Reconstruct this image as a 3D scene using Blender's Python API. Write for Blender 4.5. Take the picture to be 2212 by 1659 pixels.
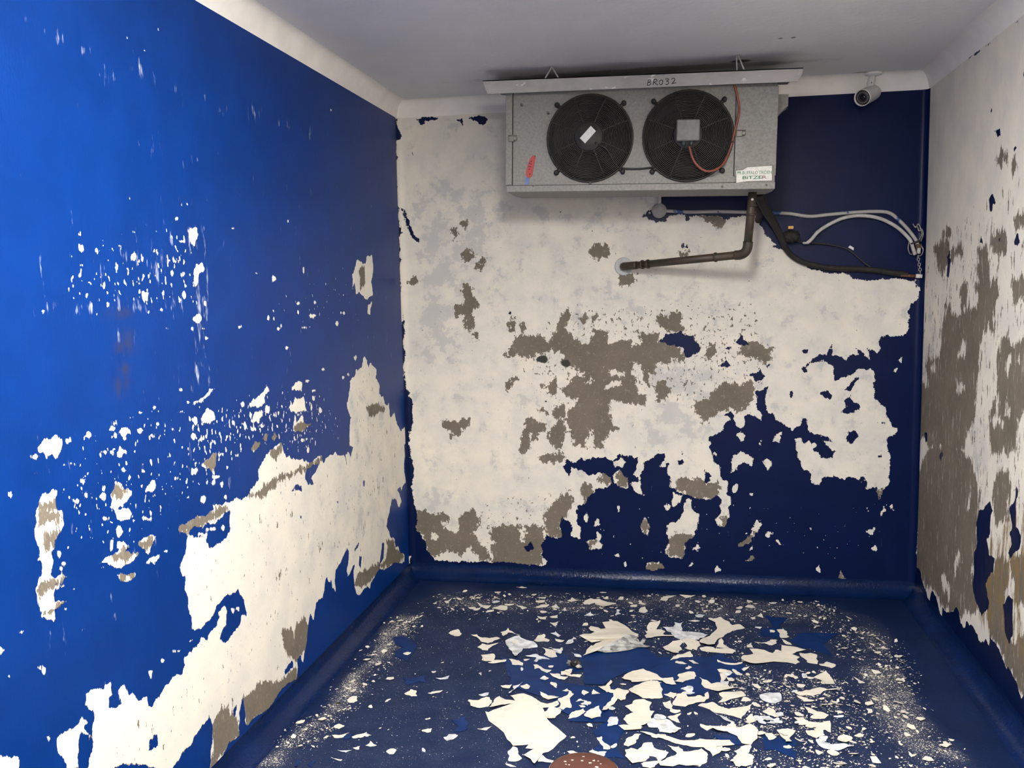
import bpy, bmesh, math, random
import numpy as np
from mathutils import Vector, Matrix
from mathutils.geometry import tessellate_polygon

for _o in list(bpy.data.objects):
    bpy.data.objects.remove(_o)
SC = bpy.context.scene
COL = SC.collection
rnd = random.Random(11)

# ------------------------------------------------------------------ camera
YAW, PITCH, ROLL = 0.18439944, 0.10565169, -0.01872882
FPX = 1964.186
CAM = np.array([1.4245935, -4.5741102, 1.5305539])
CX, CY = 1106.0, 829.5
W = 2.5442          # room width
H = 2.40            # height of the paint line under the ceiling cove
RC = 0.0732         # floor cove radius
RT = 0.055          # ceiling cove radius
HC = H + 0.08        # ceiling height
RF = 0.03           # vertical corner fillet
YF = -6.1           # front wall

_cy, _sy, _cp, _sp = math.cos(YAW), math.sin(YAW), math.cos(PITCH), math.sin(PITCH)
_f = np.array([-_sy * _cp, _cy * _cp, -_sp])
_r = np.array([_cy, _sy, 0.0])
_u = np.cross(_r, _f)
_c, _s = math.cos(ROLL), math.sin(ROLL)
CR, CU, CF = _c * _r + _s * _u, -_s * _r + _c * _u, _f

cam_data = bpy.data.cameras.new('camera')
cam_data.sensor_fit = 'HORIZONTAL'
cam_data.sensor_width = 36.0
cam_data.lens = FPX / 2212.0 * 36.0
cam_data.clip_start = 0.02
cam = bpy.data.objects.new('camera', cam_data)
COL.objects.link(cam)
M = Matrix(((CR[0], CU[0], -CF[0], CAM[0]), (CR[1], CU[1], -CF[1], CAM[1]),
            (CR[2], CU[2], -CF[2], CAM[2]), (0, 0, 0, 1)))
cam.matrix_world = M
SC.camera = cam

# ------------------------------------------------------------------ world, exposure
world = bpy.data.worlds.new('world')
SC.world = world
world.use_nodes = True
world.node_tree.nodes['Background'].inputs[0].default_value = (0.5, 0.55, 0.6, 1)
world.node_tree.nodes['Background'].inputs[1].default_value = 0.0
SC.view_settings.view_transform = 'Standard'
SC.view_settings.look = 'None'
SC.view_settings.gamma = 1.0
SC.view_settings.use_curve_mapping = False
SC.view_settings.exposure = 0.0
SC.cycles.max_bounces = 5
SC.cycles.diffuse_bounces = 4
SC.cycles.glossy_bounces = 3
LAMP_POWER = 258.0      # emission strength of the ceiling batten's diffuser
LAMP_COLOR = (1.0, 0.97, 0.92)
LAMPS = [((1.30, -3.0, HC), 0.60, 'white ceiling batten light hung over the middle of the room'), ((1.30, -5.2, HC), 0.45, 'white batten light added as unseen fill near the front wall')]  # second batten is an unseen fill lamp added to brighten walls and ceiling


# ------------------------------------------------------------------ pixel helpers
def ray(px, py):
    return CF + CR * ((px - CX) / FPX) - CU * ((py - CY) / FPX)


def on_plane(px, py, axis, value):
    d = ray(px, py)
    t = (value - CAM[axis]) / d[axis]
    return CAM + d * t


def Fp(px, py, z=0.0):      # floor plane
    p = on_plane(px, py, 2, z)
    return Vector(p)


def Bp(px, py, y=0.0):      # plane parallel to the back wall
    return Vector(on_plane(px, py, 1, y))


ZOOMS = {'A': (0, 0, 2.4578), 'B': (0, 600, 3.318), 'C': (400, 600, 3.318), 'D': (0, 1100, 2.968),
         'E': (400, 1100, 2.968), 'F': (840, 640, 2.676), 'G': (1200, 640, 2.676), 'H': (1600, 560, 2.241),
         'I': (840, 200, 3.318), 'J': (1940, 0, 2.963), 'K': (1940, 500, 2.963), 'L': (1940, 1000, 2.518),
         'M': (900, 1240, 5.53), 'N': (1240, 1240, 5.53), 'O': (1580, 1240, 4.608), 'P': (900, 1440, 5.53),
         'Q': (1240, 1440, 5.53), 'R': (1580, 1440, 4.608), 'S': (540, 1240, 3.959), 'T': (1200, 1320, 9.217),
         'U': (1600, 400, 5.267), 'V': (1320, 400, 6.144), 'W': (820, 230, 5.025), 'X': (0, 0, 1.0),
         'Y': (1020, 110, 4.88), 'Z': (1360, 110, 4.88)}


def zp(k, pts):
    ox, oy, s = ZOOMS[k]
    return [(ox + x / s, oy + y / s) for x, y in pts]


# ------------------------------------------------------------------ nodes
class NT:
    def __init__(self, name):
        self.mat = bpy.data.materials.new(name)
        self.mat.use_nodes = True
        self.t = self.mat.node_tree
        self.t.nodes.clear()
        self.out = self.t.nodes.new('ShaderNodeOutputMaterial')

    def n(self, typ, **kw):
        nd = self.t.nodes.new(typ)
        for k, v in kw.items():
            setattr(nd, k, v)
        return nd

    def put(self, sock, v):
        if isinstance(v, bpy.types.NodeSocket):
            self.t.links.new(v, sock)
        elif isinstance(v, (tuple, list)) and len(v) == 3 and sock.type == 'RGBA':
            sock.default_value = (*v, 1)
        else:
            sock.default_value = v

    def math(self, op, a, b=0.0, c=0.0, clamp=False):
        nd = self.n('ShaderNodeMath', operation=op, use_clamp=clamp)
        self.put(nd.inputs[0], a)
        self.put(nd.inputs[1], b)
        self.put(nd.inputs[2], c)
        return nd.outputs[0]

    def add(self, a, b): return self.math('ADD', a, b)
    def sub(self, a, b): return self.math('SUBTRACT', a, b)
    def mul(self, a, b): return self.math('MULTIPLY', a, b)
    def mx(self, a, b): return self.math('MAXIMUM', a, b)

    def step(self, v, lo, hi):
        nd = self.n('ShaderNodeMapRange', interpolation_type='SMOOTHSTEP')
        self.put(nd.inputs['Value'], v)
        self.put(nd.inputs['From Min'], lo)
        self.put(nd.inputs['From Max'], hi)
        return nd.outputs[0]

    def mix(self, f, a, b, mode='MIX'):
        nd = self.n('ShaderNodeMix', data_type='RGBA', blend_type=mode)
        self.put(nd.inputs[0], f)
        self.put(nd.inputs[6], a)
        self.put(nd.inputs[7], b)
        return nd.outputs[2]

    def attr(self, name):
        return self.n('ShaderNodeAttribute', attribute_name=name).outputs['Fac']

    def coords(self, scale=(1, 1, 1)):
        tc = self.n('ShaderNodeTexCoord')
        mp = self.n('ShaderNodeMapping')
        self.t.links.new(tc.outputs['Object'], mp.inputs['Vector'])
        mp.inputs['Scale'].default_value = scale
        return mp.outputs[0]

    def noise(self, vec, scale, detail=3.0, rough=0.55, dist=0.0):
        nd = self.n('ShaderNodeTexNoise')
        self.t.links.new(vec, nd.inputs['Vector'])
        nd.inputs['Scale'].default_value = scale
        nd.inputs['Detail'].default_value = detail
        nd.inputs['Roughness'].default_value = rough
        nd.inputs['Distortion'].default_value = dist
        return nd.outputs[0]

    def voro(self, vec, scale, feature='F1'):
        nd = self.n('ShaderNodeTexVoronoi', feature=feature)
        self.t.links.new(vec, nd.inputs['Vector'])
        nd.inputs['Scale'].default_value = scale
        return nd

    def bsdf(self, color, rough=0.5, metal=0.0, bump=None, dist=0.001, spec=0.5, strength=1.0, coat=0.0):
        b = self.n('ShaderNodeBsdfPrincipled')
        self.put(b.inputs['Base Color'], color)
        self.put(b.inputs['Roughness'], rough)
        self.put(b.inputs['Metallic'], metal)
        self.put(b.inputs['Specular IOR Level'], spec)
        self.put(b.inputs['Coat Weight'], coat)
        if bump is not None:
            bp = self.n('ShaderNodeBump')
            self.put(bp.inputs['Height'], bump)
            bp.inputs['Distance'].default_value = dist
            bp.inputs['Strength'].default_value = strength
            self.t.links.new(bp.outputs[0], b.inputs['Normal'])
        self.t.links.new(b.outputs[0], self.out.inputs[0])
        return self.mat


def plain(name, color, rough=0.5, metal=0.0, var=0.12, scale=25, bump=0.0, spec=0.5):
    m = NT(name)
    v = m.coords()
    nz = m.noise(v, scale, 4)
    dark = tuple(c * (1 - var) for c in color)
    lite = tuple(min(1, c * (1 + var)) for c in color)
    col = m.mix(m.step(nz, 0.3, 0.7), dark, lite)
    return m.bsdf(col, rough, metal, bump=nz if bump else None, dist=bump, spec=spec)


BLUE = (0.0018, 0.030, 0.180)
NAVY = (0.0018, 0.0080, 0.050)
CREAM = (0.80, 0.745, 0.64)
PALE = (0.50, 0.50, 0.49)
BROWN = (0.180, 0.152, 0.118)


def wall_material(name, stretch, edge=0.016, brown_edge=0.03, chip_scale=62.0, tan=(0.36, 0.25, 0.13), blue=NAVY, streak=0.3):
    m = NT(name)
    v1 = m.coords()
    vs = m.coords(stretch)
    ex, br, gr = m.attr('exposed'), m.attr('brown'), m.attr('grey')
    ch, sf, rs, sp = m.attr('chip'), m.attr('scuff'), m.attr('stain'), m.attr('speck')
    # paint edge, ragged
    n1 = m.noise(vs, 42, 3, 0.75)
    ns = m.noise(vs, 62, 3, 0.68)
    e = m.add(ex, m.add(m.mul(m.sub(n1, 0.5), edge * 1.2), m.mul(m.sub(ns, 0.5), edge * 0.7)))
    peeled = m.step(e, -0.0009, 0.0009)
    # small chips where the density says so
    vc = m.coords((1, 1, 0.5 + 0.5 * stretch[2]))
    nc = m.noise(vc, chip_scale, 1.5, 0.5)
    chips = m.step(m.sub(nc, m.sub(0.97, m.mul(ch, 0.45))), 0.0, 0.012)
    exposed = m.mx(peeled, chips)
    # plaster under the primer
    n2 = m.noise(vs, 26, 5, 0.75)
    bb = m.add(m.add(br, 0.006), m.add(m.mul(m.sub(n2, 0.5), brown_edge * 2), m.add(m.mul(m.sub(ns, 0.5), 0.05), m.mul(m.sub(n1, 0.5), 0.03))))
    brown = m.step(bb, -0.0015, 0.0015)
    # specks and pits through the primer
    speck = m.step(m.sub(m.add(ns, m.mul(m.sub(n2, 0.5), 0.55)), m.sub(0.95, m.mul(sp, 0.40))), 0.0, 0.02)
    brown = m.mx(brown, speck)
    # thin greyish residue blotches
    n3 = m.noise(v1, 9, 5, 0.7)
    gs = m.sub(n3, m.sub(0.80, m.mul(gr, 0.36)))
    greyf = m.add(m.mul(m.step(m.add(gs, m.mul(m.sub(ns, 0.5), 0.12)), 0.0, 0.03), 0.38), m.mul(m.step(gs, -0.14, 0.12), 0.62))
    soft = m.noise(v1, 7, 3)
    grain = m.noise(vs, 190, 1)
    cream = m.mix(m.mul(m.step(soft, 0.32, 0.72), 0.75), CREAM, (0.66, 0.635, 0.59))
    cream = m.mix(m.mul(m.step(grain, 0.5, 0.75), 0.18), cream, (0.55, 0.50, 0.43))
    col = m.mix(m.mul(greyf, 0.75), cream, PALE)
    bcol = m.mix(m.step(soft, 0.35, 0.7), BROWN, tuple(c * 0.85 for c in BROWN))
    bcol = m.mix(m.mul(m.step(grain, 0.45, 0.8), 0.35), bcol, (0.27, 0.24, 0.195))
    bcol = m.mix(m.mul(m.step(n1, 0.56, 0.70), streak), bcol, (0.42, 0.39, 0.34))
    col = m.mix(brown, col, bcol)
    dark = m.step(m.sub(ns, m.sub(1.0, m.mul(gr, 0.30))), 0.0, 0.05)
    col = m.mix(m.mul(dark, 0.75), col, (0.09, 0.085, 0.08))
    col = m.mix(m.step(m.add(rs, m.mul(m.sub(n2, 0.5), 1.1)), 0.42, 0.62), col, tan)
    # the blue coat with chalky scuffs
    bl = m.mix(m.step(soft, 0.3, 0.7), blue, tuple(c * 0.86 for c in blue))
    vv = m.coords((1, 1, 0.3))
    nsf = m.noise(vv, 30, 3, 0.7)
    scf = m.mul(m.step(m.sub(nsf, m.sub(0.80, m.mul(sf, 0.34))), 0.0, 0.2), 0.75)
    bl = m.mix(scf, bl, (0.55, 0.60, 0.68))
    bl = m.mix(m.mul(m.mul(rs, 0.8), m.step(n2, 0.35, 0.6)), bl, (0.035, 0.032, 0.036))
    col = m.mix(exposed, bl, col)
    rough = m.add(m.mul(exposed, 0.45), 0.36)
    h = m.sub(m.mul(grain, 0.3), m.step(m.add(ex, m.mul(m.sub(n1, 0.5), edge * 1.2)), -0.0015, 0.0015))
    return m.bsdf(col, rough, bump=h, dist=0.0012, spec=0.14)


def emission(name, color, strength):
    m = NT(name)
    e = m.n('ShaderNodeEmission')
    m.put(e.inputs[0], color)
    m.put(e.inputs[1], strength)
    m.t.links.new(e.outputs[0], m.out.inputs[0])
    return m.mat


# ------------------------------------------------------------------ fields
def jag(pts, amt=0.10, lev=2, seed=1):
    r = random.Random(seed)
    for _ in range(lev):
        q = []
        for i, a in enumerate(pts):
            b = pts[(i + 1) % len(pts)]
            dx, dy = b[0] - a[0], b[1] - a[1]
            q.append(a)
            L = math.hypot(dx, dy)
            if L > 0.012:
                k = r.uniform(-amt, amt)
                s = r.uniform(0.35, 0.65)
                q.append((a[0] + dx * s - dy * k, a[1] + dy * s + dx * k))
        pts = q
    return pts


def sdf_poly(U, V, pts):
    P = np.asarray(pts, float)
    A, B = P, np.roll(P, -1, 0)
    d2 = np.full(U.shape, 1e9)
    ins = np.zeros(U.shape, bool)
    for (ax, ay), (bx, by) in zip(A, B):
        ex, ey = bx - ax, by - ay
        L = ex * ex + ey * ey + 1e-12
        t = np.clip(((U - ax) * ex + (V - ay) * ey) / L, 0, 1)
        d2 = np.minimum(d2, (U - ax - t * ex) ** 2 + (V - ay - t * ey) ** 2)
        if abs(ey) > 1e-12:
            c = (ay > V) != (by > V)
            ins ^= c & (U < ex * (V - ay) / ey + ax)
    d = np.sqrt(d2)
    return np.where(ins, d, -d)


class Field:
    """scalar fields sampled on a wall's own grid (metres along, metres up)"""
    def __init__(self, us, vs):
        self.us, self.vs = us, vs
        self.U, self.V = np.meshgrid(us, vs)
        self.f = {}

    def new(self, name, val):
        self.f[name] = np.full(self.U.shape, float(val))

    def win(self, pts, mg):
        P = np.asarray(pts)
        i0, i1 = np.searchsorted(self.us, [P[:, 0].min() - mg, P[:, 0].max() + mg])
        j0, j1 = np.searchsorted(self.vs, [P[:, 1].min() - mg, P[:, 1].max() + mg])
        return slice(j0, j1), slice(i0, i1)

    def op(self, name, pts, add=True, mg=0.07):
        w = self.win(pts, mg)
        if self.U[w].size == 0:
            return
        d = np.clip(sdf_poly(self.U[w], self.V[w], pts), -0.06, 0.06)
        F = self.f[name]
        F[w] = np.maximum(F[w], d) if add else np.minimum(F[w], -d)

    def soft(self, name, pts, amt=1.0, feather=0.08):
        w = self.win(pts, feather * 1.5)
        if self.U[w].size == 0:
            return
        d = sdf_poly(self.U[w], self.V[w], pts)
        s = np.clip((d + feather) / (2 * feather), 0, 1)
        s = s * s * (3 - 2 * s) * amt
        F = self.f[name]
        F[w] = np.maximum(F[w], s)

    def blob(self, name, u, v, ru, rv, amt=1.0):
        g = np.exp(-(((self.U - u) / ru) ** 2 + ((self.V - v) / rv) ** 2)) * amt
        self.f[name] = np.maximum(self.f[name], g)


def link(name, mesh, mat=None, parent=None, kind=None, label=None, cat=None, group=None):
    o = bpy.data.objects.new(name, mesh)
    COL.objects.link(o)
    if mat and mesh is not None:
        mesh.materials.clear()
        mesh.materials.append(mat)
    if parent:
        o.parent = parent
    if kind: o['kind'] = kind
    if label: o['label'] = label
    if cat: o['category'] = cat
    if group: o['group'] = group
    return o


def grid_mesh(name, P, fields):
    """P: (rows, cols, 3) points"""
    nv, nu = P.shape[:2]
    me = bpy.data.meshes.new(name)
    me.vertices.add(nu * nv)
    me.vertices.foreach_set('co', P.reshape(-1).astype(np.float32))
    idx = np.arange(nu * nv).reshape(nv, nu)
    q = np.stack([idx[:-1, :-1], idx[:-1, 1:], idx[1:, 1:], idx[1:, :-1]], -1).reshape(-1, 4)
    me.loops.add(q.size)
    me.loops.foreach_set('vertex_index', q.reshape(-1).astype(np.int32))
    me.polygons.add(len(q))
    me.polygons.foreach_set('loop_start', np.arange(0, q.size, 4, dtype=np.int32))
    me.polygons.foreach_set('loop_total', np.full(len(q), 4, dtype=np.int32))
    me.update(calc_edges=True)
    me.validate()
    for k, F in fields.items():
        a = me.attributes.new(k, 'FLOAT', 'POINT')
        a.data.foreach_set('value', F.reshape(-1).astype(np.float32))
    me.polygons.foreach_set('use_smooth', np.ones(len(q), dtype=bool))
    return me


def uv_left(px, py):
    p = on_plane(px, py, 0, 0.0)
    return (-p[1], p[2])


def uv_back(px, py):
    p = on_plane(px, py, 1, 0.0)
    return (p[0], p[2])


def uv_right(px, py):
    p = on_plane(px, py, 0, W)
    return (-p[1], p[2])


def tr(fn, k, pts, amt=0.10, lev=2, seed=1):
    return jag([fn(*p) for p in zp(k, pts)], amt, lev, seed)


def ell(fn, k, x, y, rx, ry, seed, n=9, irr=0.3):
    r = random.Random(seed)
    pts = []
    for i in range(n):
        a = 2 * math.pi * i / n
        q = 1 + r.uniform(-irr, irr)
        pts.append((x + rx * q * math.cos(a), y + ry * q * math.sin(a)))
    return [fn(*p) for p in zp(k, pts)]

# ================================================================== WALLS
NAMES = ('exposed', 'brown', 'grey', 'chip', 'scuff', 'stain', 'speck')

# ---- left wall: blue, peeled along the bottom --------------------------------
us = np.concatenate([np.arange(RF, 3.2, 0.006), np.arange(3.2, -YF + 0.05, 0.05)])
us[-1] = -YF
vs = np.linspace(RC, H, 380)
L = Field(us, vs)
for nm in NAMES:
    L.new(nm, -0.06 if nm in ('exposed', 'brown') else 0.0)
ul = uv_left
main = (zp('C', [(1285, 560), (1315, 640), (1330, 605), (1370, 660), (1365, 720), (1395, 780), (1390, 830), (1420, 855),
                 (1440, 920), (1460, 900), (1470, 1000), (1500, 970), (1545, 1105), (1575, 1065), (1575, 1095), (1620, 1110),
                 (1615, 1155), (1570, 1200), (1575, 1280), (1570, 1400), (1580, 1470), (1550, 1525), (1540, 1500),
                 (1520, 1520), (1550, 1600), (1535, 1645), (1500, 1580), (1480, 1600), (1470, 1650)])
        + zp('E', [(1310, 20), (1290, 110), (1310, 140), (1320, 185), (1345, 190), (1350, 240), (1380, 280), (1405, 290),
                   (1405, 340), (1390, 350), (1370, 340), (1310, 370), (1210, 445), (1190, 475), (1185, 510), (1160, 500),
                   (1100, 545), (1085, 480), (1080, 420), (1090, 345), (1065, 390), (1045, 435), (1035, 400), (1050, 310),
                   (1040, 240), (1010, 310), (965, 390), (965, 530), (945, 500), (940, 450), (915, 470), (910, 420),
                   (880, 570), (840, 600), (825, 710), (805, 665), (785, 790), (770, 900), (755, 985), (740, 935),
                   (720, 960), (722, 1085), (560, 1250), (400, 1385), (382, 1360), (385, 1280), (370, 1200), (350, 1300),
                   (345, 1420), (350, 1450), (180, 1650), (158, 1660), (165, 1560), (175, 1480), (175, 1380), (155, 1320),
                   (140, 1365), (100, 1400), (45, 1500), (0, 1540)])
        + zp('D', [(1150, 1600), (1110, 1659), (1080, 1760), (570, 1750), (570, 1610), (600, 1520), (590, 1400), (610, 1310),
                   (570, 1290), (555, 1270), (550, 1190), (640, 1150), (660, 1160), (670, 1105), (715, 1105), (720, 1190),
                   (695, 1210), (700, 1270), (740, 1280), (780, 1250), (755, 1170), (780, 1130), (800, 1120), (820, 1185),
                   (860, 1190), (890, 1230), (940, 1210), (970, 1270), (1000, 1220), (1060, 1140), (1165, 1060),
                   (1185, 1000), (1180, 950), (1210, 920), (1230, 930), (1240, 890), (1280, 860), (1290, 820), (1335, 855),
                   (1340, 790), (1390, 745), (1410, 690), (1395, 660), (1440, 620), (1455, 650), (1450, 740), (1410, 830),
                   (1450, 855), (1500, 790), (1540, 730), (1550, 680), (1580, 680), (1560, 560), (1520, 515), (1480, 550),
                   (1410, 600), (1370, 670), (1310, 745), (1235, 770), (1215, 640), (1185, 510), (1190, 430), (1155, 400),
                   (1165, 340), (1195, 240), (1210, 170), (1165, 150), (1145, 130), (1165, 95), (1260, 45), (1370, 0)])
        + zp('C', [(200, 1630), (320, 1610), (370, 1580), (460, 1550), (465, 1530), (500, 1490), (530, 1440), (520, 1390),
                   (550, 1330), (580, 1270), (640, 1210), (690, 1185), (700, 1230), (720, 1270), (725, 1295), (745, 1275),
                   (830, 1305), (870, 1320), (960, 1275), (985, 1280), (980, 1310), (990, 1330), (1060, 1270), (1075, 1250),
                   (1090, 1270), (1140, 1270), (1160, 1340), (1150, 1270), (1170, 1250), (1185, 1290), (1205, 1210),
                   (1180, 1200), (1180, 1080), (1190, 1000), (1165, 950), (1160, 900), (1180, 740), (1215, 700),
                   (1225, 660), (1265, 640), (1275, 580)]))
L.op('exposed', jag([ul(*p) for p in main], 0.14, 2, 3))
for k, pts in [
    ('D', [(360, 1480), (400, 1430), (440, 1410), (480, 1395), (530, 1325), (555, 1350), (560, 1370), (525, 1400), (560, 1420), (585, 1450), (580, 1480), (550, 1450), (520, 1420), (505, 1560), (500, 1659), (430, 1690), (405, 1590), (370, 1560), (360, 1500)]),
    ('D', [(-60, 1590), (0, 1580), (50, 1590), (100, 1580), (130, 1590), (138, 1720), (-60, 1720)]),
    ('B', [(270, 1220), (310, 1170), (350, 1160), (400, 1120), (440, 1150), (450, 1190), (440, 1240), (400, 1290), (370, 1270), (330, 1295), (310, 1255), (275, 1240)]),
    ('D', [(255, -85), (275, -100), (320, -105), (335, -125), (370, -115), (360, -60), (370, 0), (400, 0), (410, 90), (380, 150), (350, 200), (345, 240), (330, 290), (345, 340), (330, 400), (310, 430), (350, 440), (440, 430), (360, 480), (450, 480), (350, 530), (345, 600), (430, 590), (350, 650), (350, 740), (310, 710), (265, 690), (255, 640), (240, 560), (235, 510), (245, 440), (265, 420), (260, 350), (240, 340), (255, 270), (235, 200), (225, 100), (230, 20), (250, -20)]),
    ('A', [(1870, 1460), (1895, 1380), (1940, 1400), (1945, 1360), (1975, 1350), (1980, 1450), (1970, 1500), (1980, 1560), (1960, 1580), (1940, 1590), (1890, 1560), (1880, 1500), (1870, 1550)]),
    ('A', [(1955, 1620), (1975, 1600), (1965, 1670), (1950, 1665)]),
    ('B', [(790, 1550), (820, 1480), (850, 1465), (900, 1520), (950, 1540), (930, 1580), (880, 1620), (790, 1650), (800, 1590)]),
    ('B', [(1045, 1540), (1050, 1490), (1110, 1455), (1130, 1490), (1080, 1540)]),
    ('B', [(850, 1120), (870, 1075), (920, 1080), (930, 1110), (880, 1140)]),
    ('B', [(830, 1280), (860, 1210), (930, 1245), (920, 1265), (860, 1285)]),
    ('B', [(1440, 1340), (1500, 1300), (1555, 1250), (1550, 1330), (1530, 1410), (1500, 1370)]),
    ('B', [(1370, 1420), (1380, 1360), (1415, 1370), (1410, 1400)]),
    ('C', [(110, 1010), (140, 970), (150, 940), (210, 960), (215, 1020), (160, 1045), (120, 1040)]),
    ('C', [(40, 1010), (90, 1000), (90, 1040), (60, 1045)]),
    ('C', [(50, 910), (200, 790), (215, 795), (140, 850)]),
    ('C', [(460, 900), (500, 870), (540, 840), (590, 775), (600, 810), (560, 850), (570, 900), (520, 930), (450, 935)]),
    ('C', [(470, 1030), (500, 960), (550, 950), (555, 990), (530, 1045)]),
    ('C', [(570, 960), (580, 920), (620, 940), (600, 980)]),
    ('C', [(760, 800), (780, 760), (840, 750), (835, 815)]),
    ('C', [(745, 930), (790, 860), (850, 850), (860, 930), (880, 960), (840, 960), (800, 970), (760, 960)]),
    ('C', [(770, 1080), (790, 1000), (800, 1040), (840, 970), (850, 1040), (900, 1050), (840, 1105), (790, 1110)]),
    ('C', [(470, 1230), (500, 1165), (540, 1180), (530, 1220), (490, 1250)]),
    ('C', [(555, 1150), (590, 1120), (590, 1165), (560, 1170)]), ('C', [(620, 1160), (640, 1110), (660, 1140), (640, 1165)]),
    ('D', [(740, 0), (830, 0), (850, 30), (790, 75), (745, 60)]), ('D', [(740, 140), (760, 105), (790, 130), (770, 185)]),
    ('D', [(640, 345), (690, 310), (760, 270), (800, 270), (890, 280), (860, 325), (790, 370), (720, 365)]),
    ('D', [(745, 420), (780, 400), (880, 400), (870, 430), (800, 470), (760, 450)]),
    ('D', [(700, 280), (715, 200), (730, 190), (725, 250)]), ('D', [(750, 240), (760, 210), (830, 245), (770, 260)]),
    ('D', [(890, 220), (940, 175), (1000, 170), (970, 240), (960, 290), (920, 260)]),
    ('D', [(930, 350), (960, 310), (1030, 295), (1010, 330), (950, 355)]),
    ('A', [(1005, 1260), (1010, 1215), (1045, 1210), (1050, 1250), (1030, 1300), (1015, 1290)]),
    ('A', [(1025, 1450), (1040, 1400), (1075, 1395), (1085, 1430), (1060, 1450), (1035, 1535), (1028, 1500)]),
    ('A', [(690, 1360), (705, 1340), (725, 1350), (720, 1380), (700, 1385)]), ('A', [(755, 1570), (760, 1545), (785, 1550), (785, 1595), (765, 1600)]),
    ('A', [(420, 1305), (440, 1300), (450, 1330), (430, 1340)]), ('B', [(1380, 300), (1420, 260), (1460, 280), (1440, 310), (1400, 320)])]:
    L.op('exposed', tr(ul, k, pts, 0.12, 2, len(pts) + int(pts[0][0])))
# small separate chips: (zoom, x, y, rx, ry)
dots = {'A': [(515, 1330, 12, 7), (635, 1308, 12, 8), (837, 1348, 8, 14), (935, 1165, 9, 10), (965, 1280, 14, 10), (912, 1450, 10, 14), (945, 1385, 8, 9), (975, 1455, 8, 9), (1453, 1478, 10, 17), (1362, 1450, 7, 7), (980, 1565, 10, 16), (550, 1520, 8, 16), (1610, 1435, 5, 20), (1580, 1610, 8, 6), (1670, 1608, 7, 9), (716, 1230, 7, 6), (767, 267, 5, 6), (680, 200, 5, 5), (840, 156, 4, 7), (573, 1618, 7, 10), (527, 1595, 6, 6), (232, 1655, 10, 6), (736, 1478, 6, 6), (740, 1505, 6, 5), (1090, 1612, 6, 8), (855, 1645, 10, 6), (683, 1050, 5, 5), (424, 1242, 6, 6), (1530, 1174, 5, 7), (1238, 1212, 10, 4), (995, 1083, 5, 7), (965, 1087, 4, 6), (855, 1170, 5, 6), (1757, 582, 4, 6)],
        'B': [(315, 245, 16, 7), (1200, 362, 10, 10), (1380, 365, 16, 12), (1455, 362, 9, 9), (1483, 433, 10, 7), (740, 60, 9, 18), (1040, 130, 18, 40), (1320, 122, 14, 20), (1150, 230, 12, 8), (712, 165, 9, 9), (775, 195, 10, 14), (1295, 802, 14, 10), (1350, 892, 14, 12), (632, 1125, 22, 28), (495, 1165, 24, 18), (245, 1282, 30, 12), (250, 1403, 10, 8), (593, 1457, 20, 16), (67, 1553, 12, 10), (1000, 965, 14, 9), (947, 1003, 14, 9), (832, 1048, 12, 7), (808, 1085, 20, 14), (1003, 1097, 24, 18), (1093, 1134, 17, 14), (1130, 1050, 12, 8), (800, 1250, 16, 18), (740, 1250, 17, 8), (887, 1377, 22, 11), (1027, 1390, 14, 9), (550, 1600, 24, 18), (735, 1570, 24, 22), (620, 1555, 14, 22), (1262, 1438, 14, 9), (1243, 1090, 11, 11), (1383, 1138, 16, 20), (1110, 930, 9, 10), (500, 1590, 16, 6), (455, 1340, 18, 10), (522, 1337, 14, 7), (895, 1155, 16, 10), (820, 1130, 14, 16), (1310, 1218, 7, 7), (1455, 1590, 18, 28), (1525, 1470, 14, 18), (1590, 1480, 12, 26), (1305, 965, 28, 6)],
        'C': [(395, 352, 12, 12), (810, 182, 12, 7), (928, 180, 8, 12), (810, 250, 8, 12), (910, 275, 30, 12), (675, 365, 18, 9), (690, 345, 9, 14), (635, 295, 8, 9), (595, 292, 9, 16), (870, 358, 30, 9), (1090, 330, 10, 14), (1130, 253, 20, 6), (637, 10, 14, 14), (730, 500, 8, 10), (345, 1040, 11, 18), (990, 655, 12, 14), (920, 865, 10, 18), (905, 930, 8, 30), (970, 950, 14, 18), (1220, 570, 12, 16), (1168, 692, 8, 12), (1132, 715, 9, 12), (480, 1085, 12, 14), (550, 1060, 18, 16), (435, 1065, 9, 24), (880, 1235, 10, 16), (840, 1165, 22, 10), (375, 1275, 14, 11), (262, 1480, 12, 26), (195, 1470, 16, 16), (220, 1425, 24, 12), (127, 1590, 18, 26), (400, 1230, 8, 8), (290, 1575, 9, 14), (55, 1140, 18, 20), (115, 1158, 16, 14), (920, 810, 14, 10), (875, 740, 12, 9), (415, 905, 14, 20)],
        'D': [(135, 787, 11, 12), (175, 900, 8, 7), (280, 1035, 14, 16), (248, 1018, 10, 8), (60, 1072, 10, 9), (5, 905, 20, 12), (965, 1055, 16, 26), (1040, 972, 12, 12), (1135, 910, 22, 7), (1222, 843, 12, 10), (312, 1470, 10, 18), (475, 515, 7, 7), (378, 290, 12, 24), (410, 345, 14, 9), (385, 380, 12, 12), (420, 640, 16, 12), (930, 60, 14, 12), (965, 60, 12, 14), (680, 60, 22, 12), (1060, 270, 12, 9), (660, 375, 16, 10), (790, 1160, 12, 22), (540, 770, 8, 7)]}
s = 0
for k, lst in dots.items():
    for d in lst:
        s += 1
        L.op('exposed', ell(ul, k, *d, s))
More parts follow.
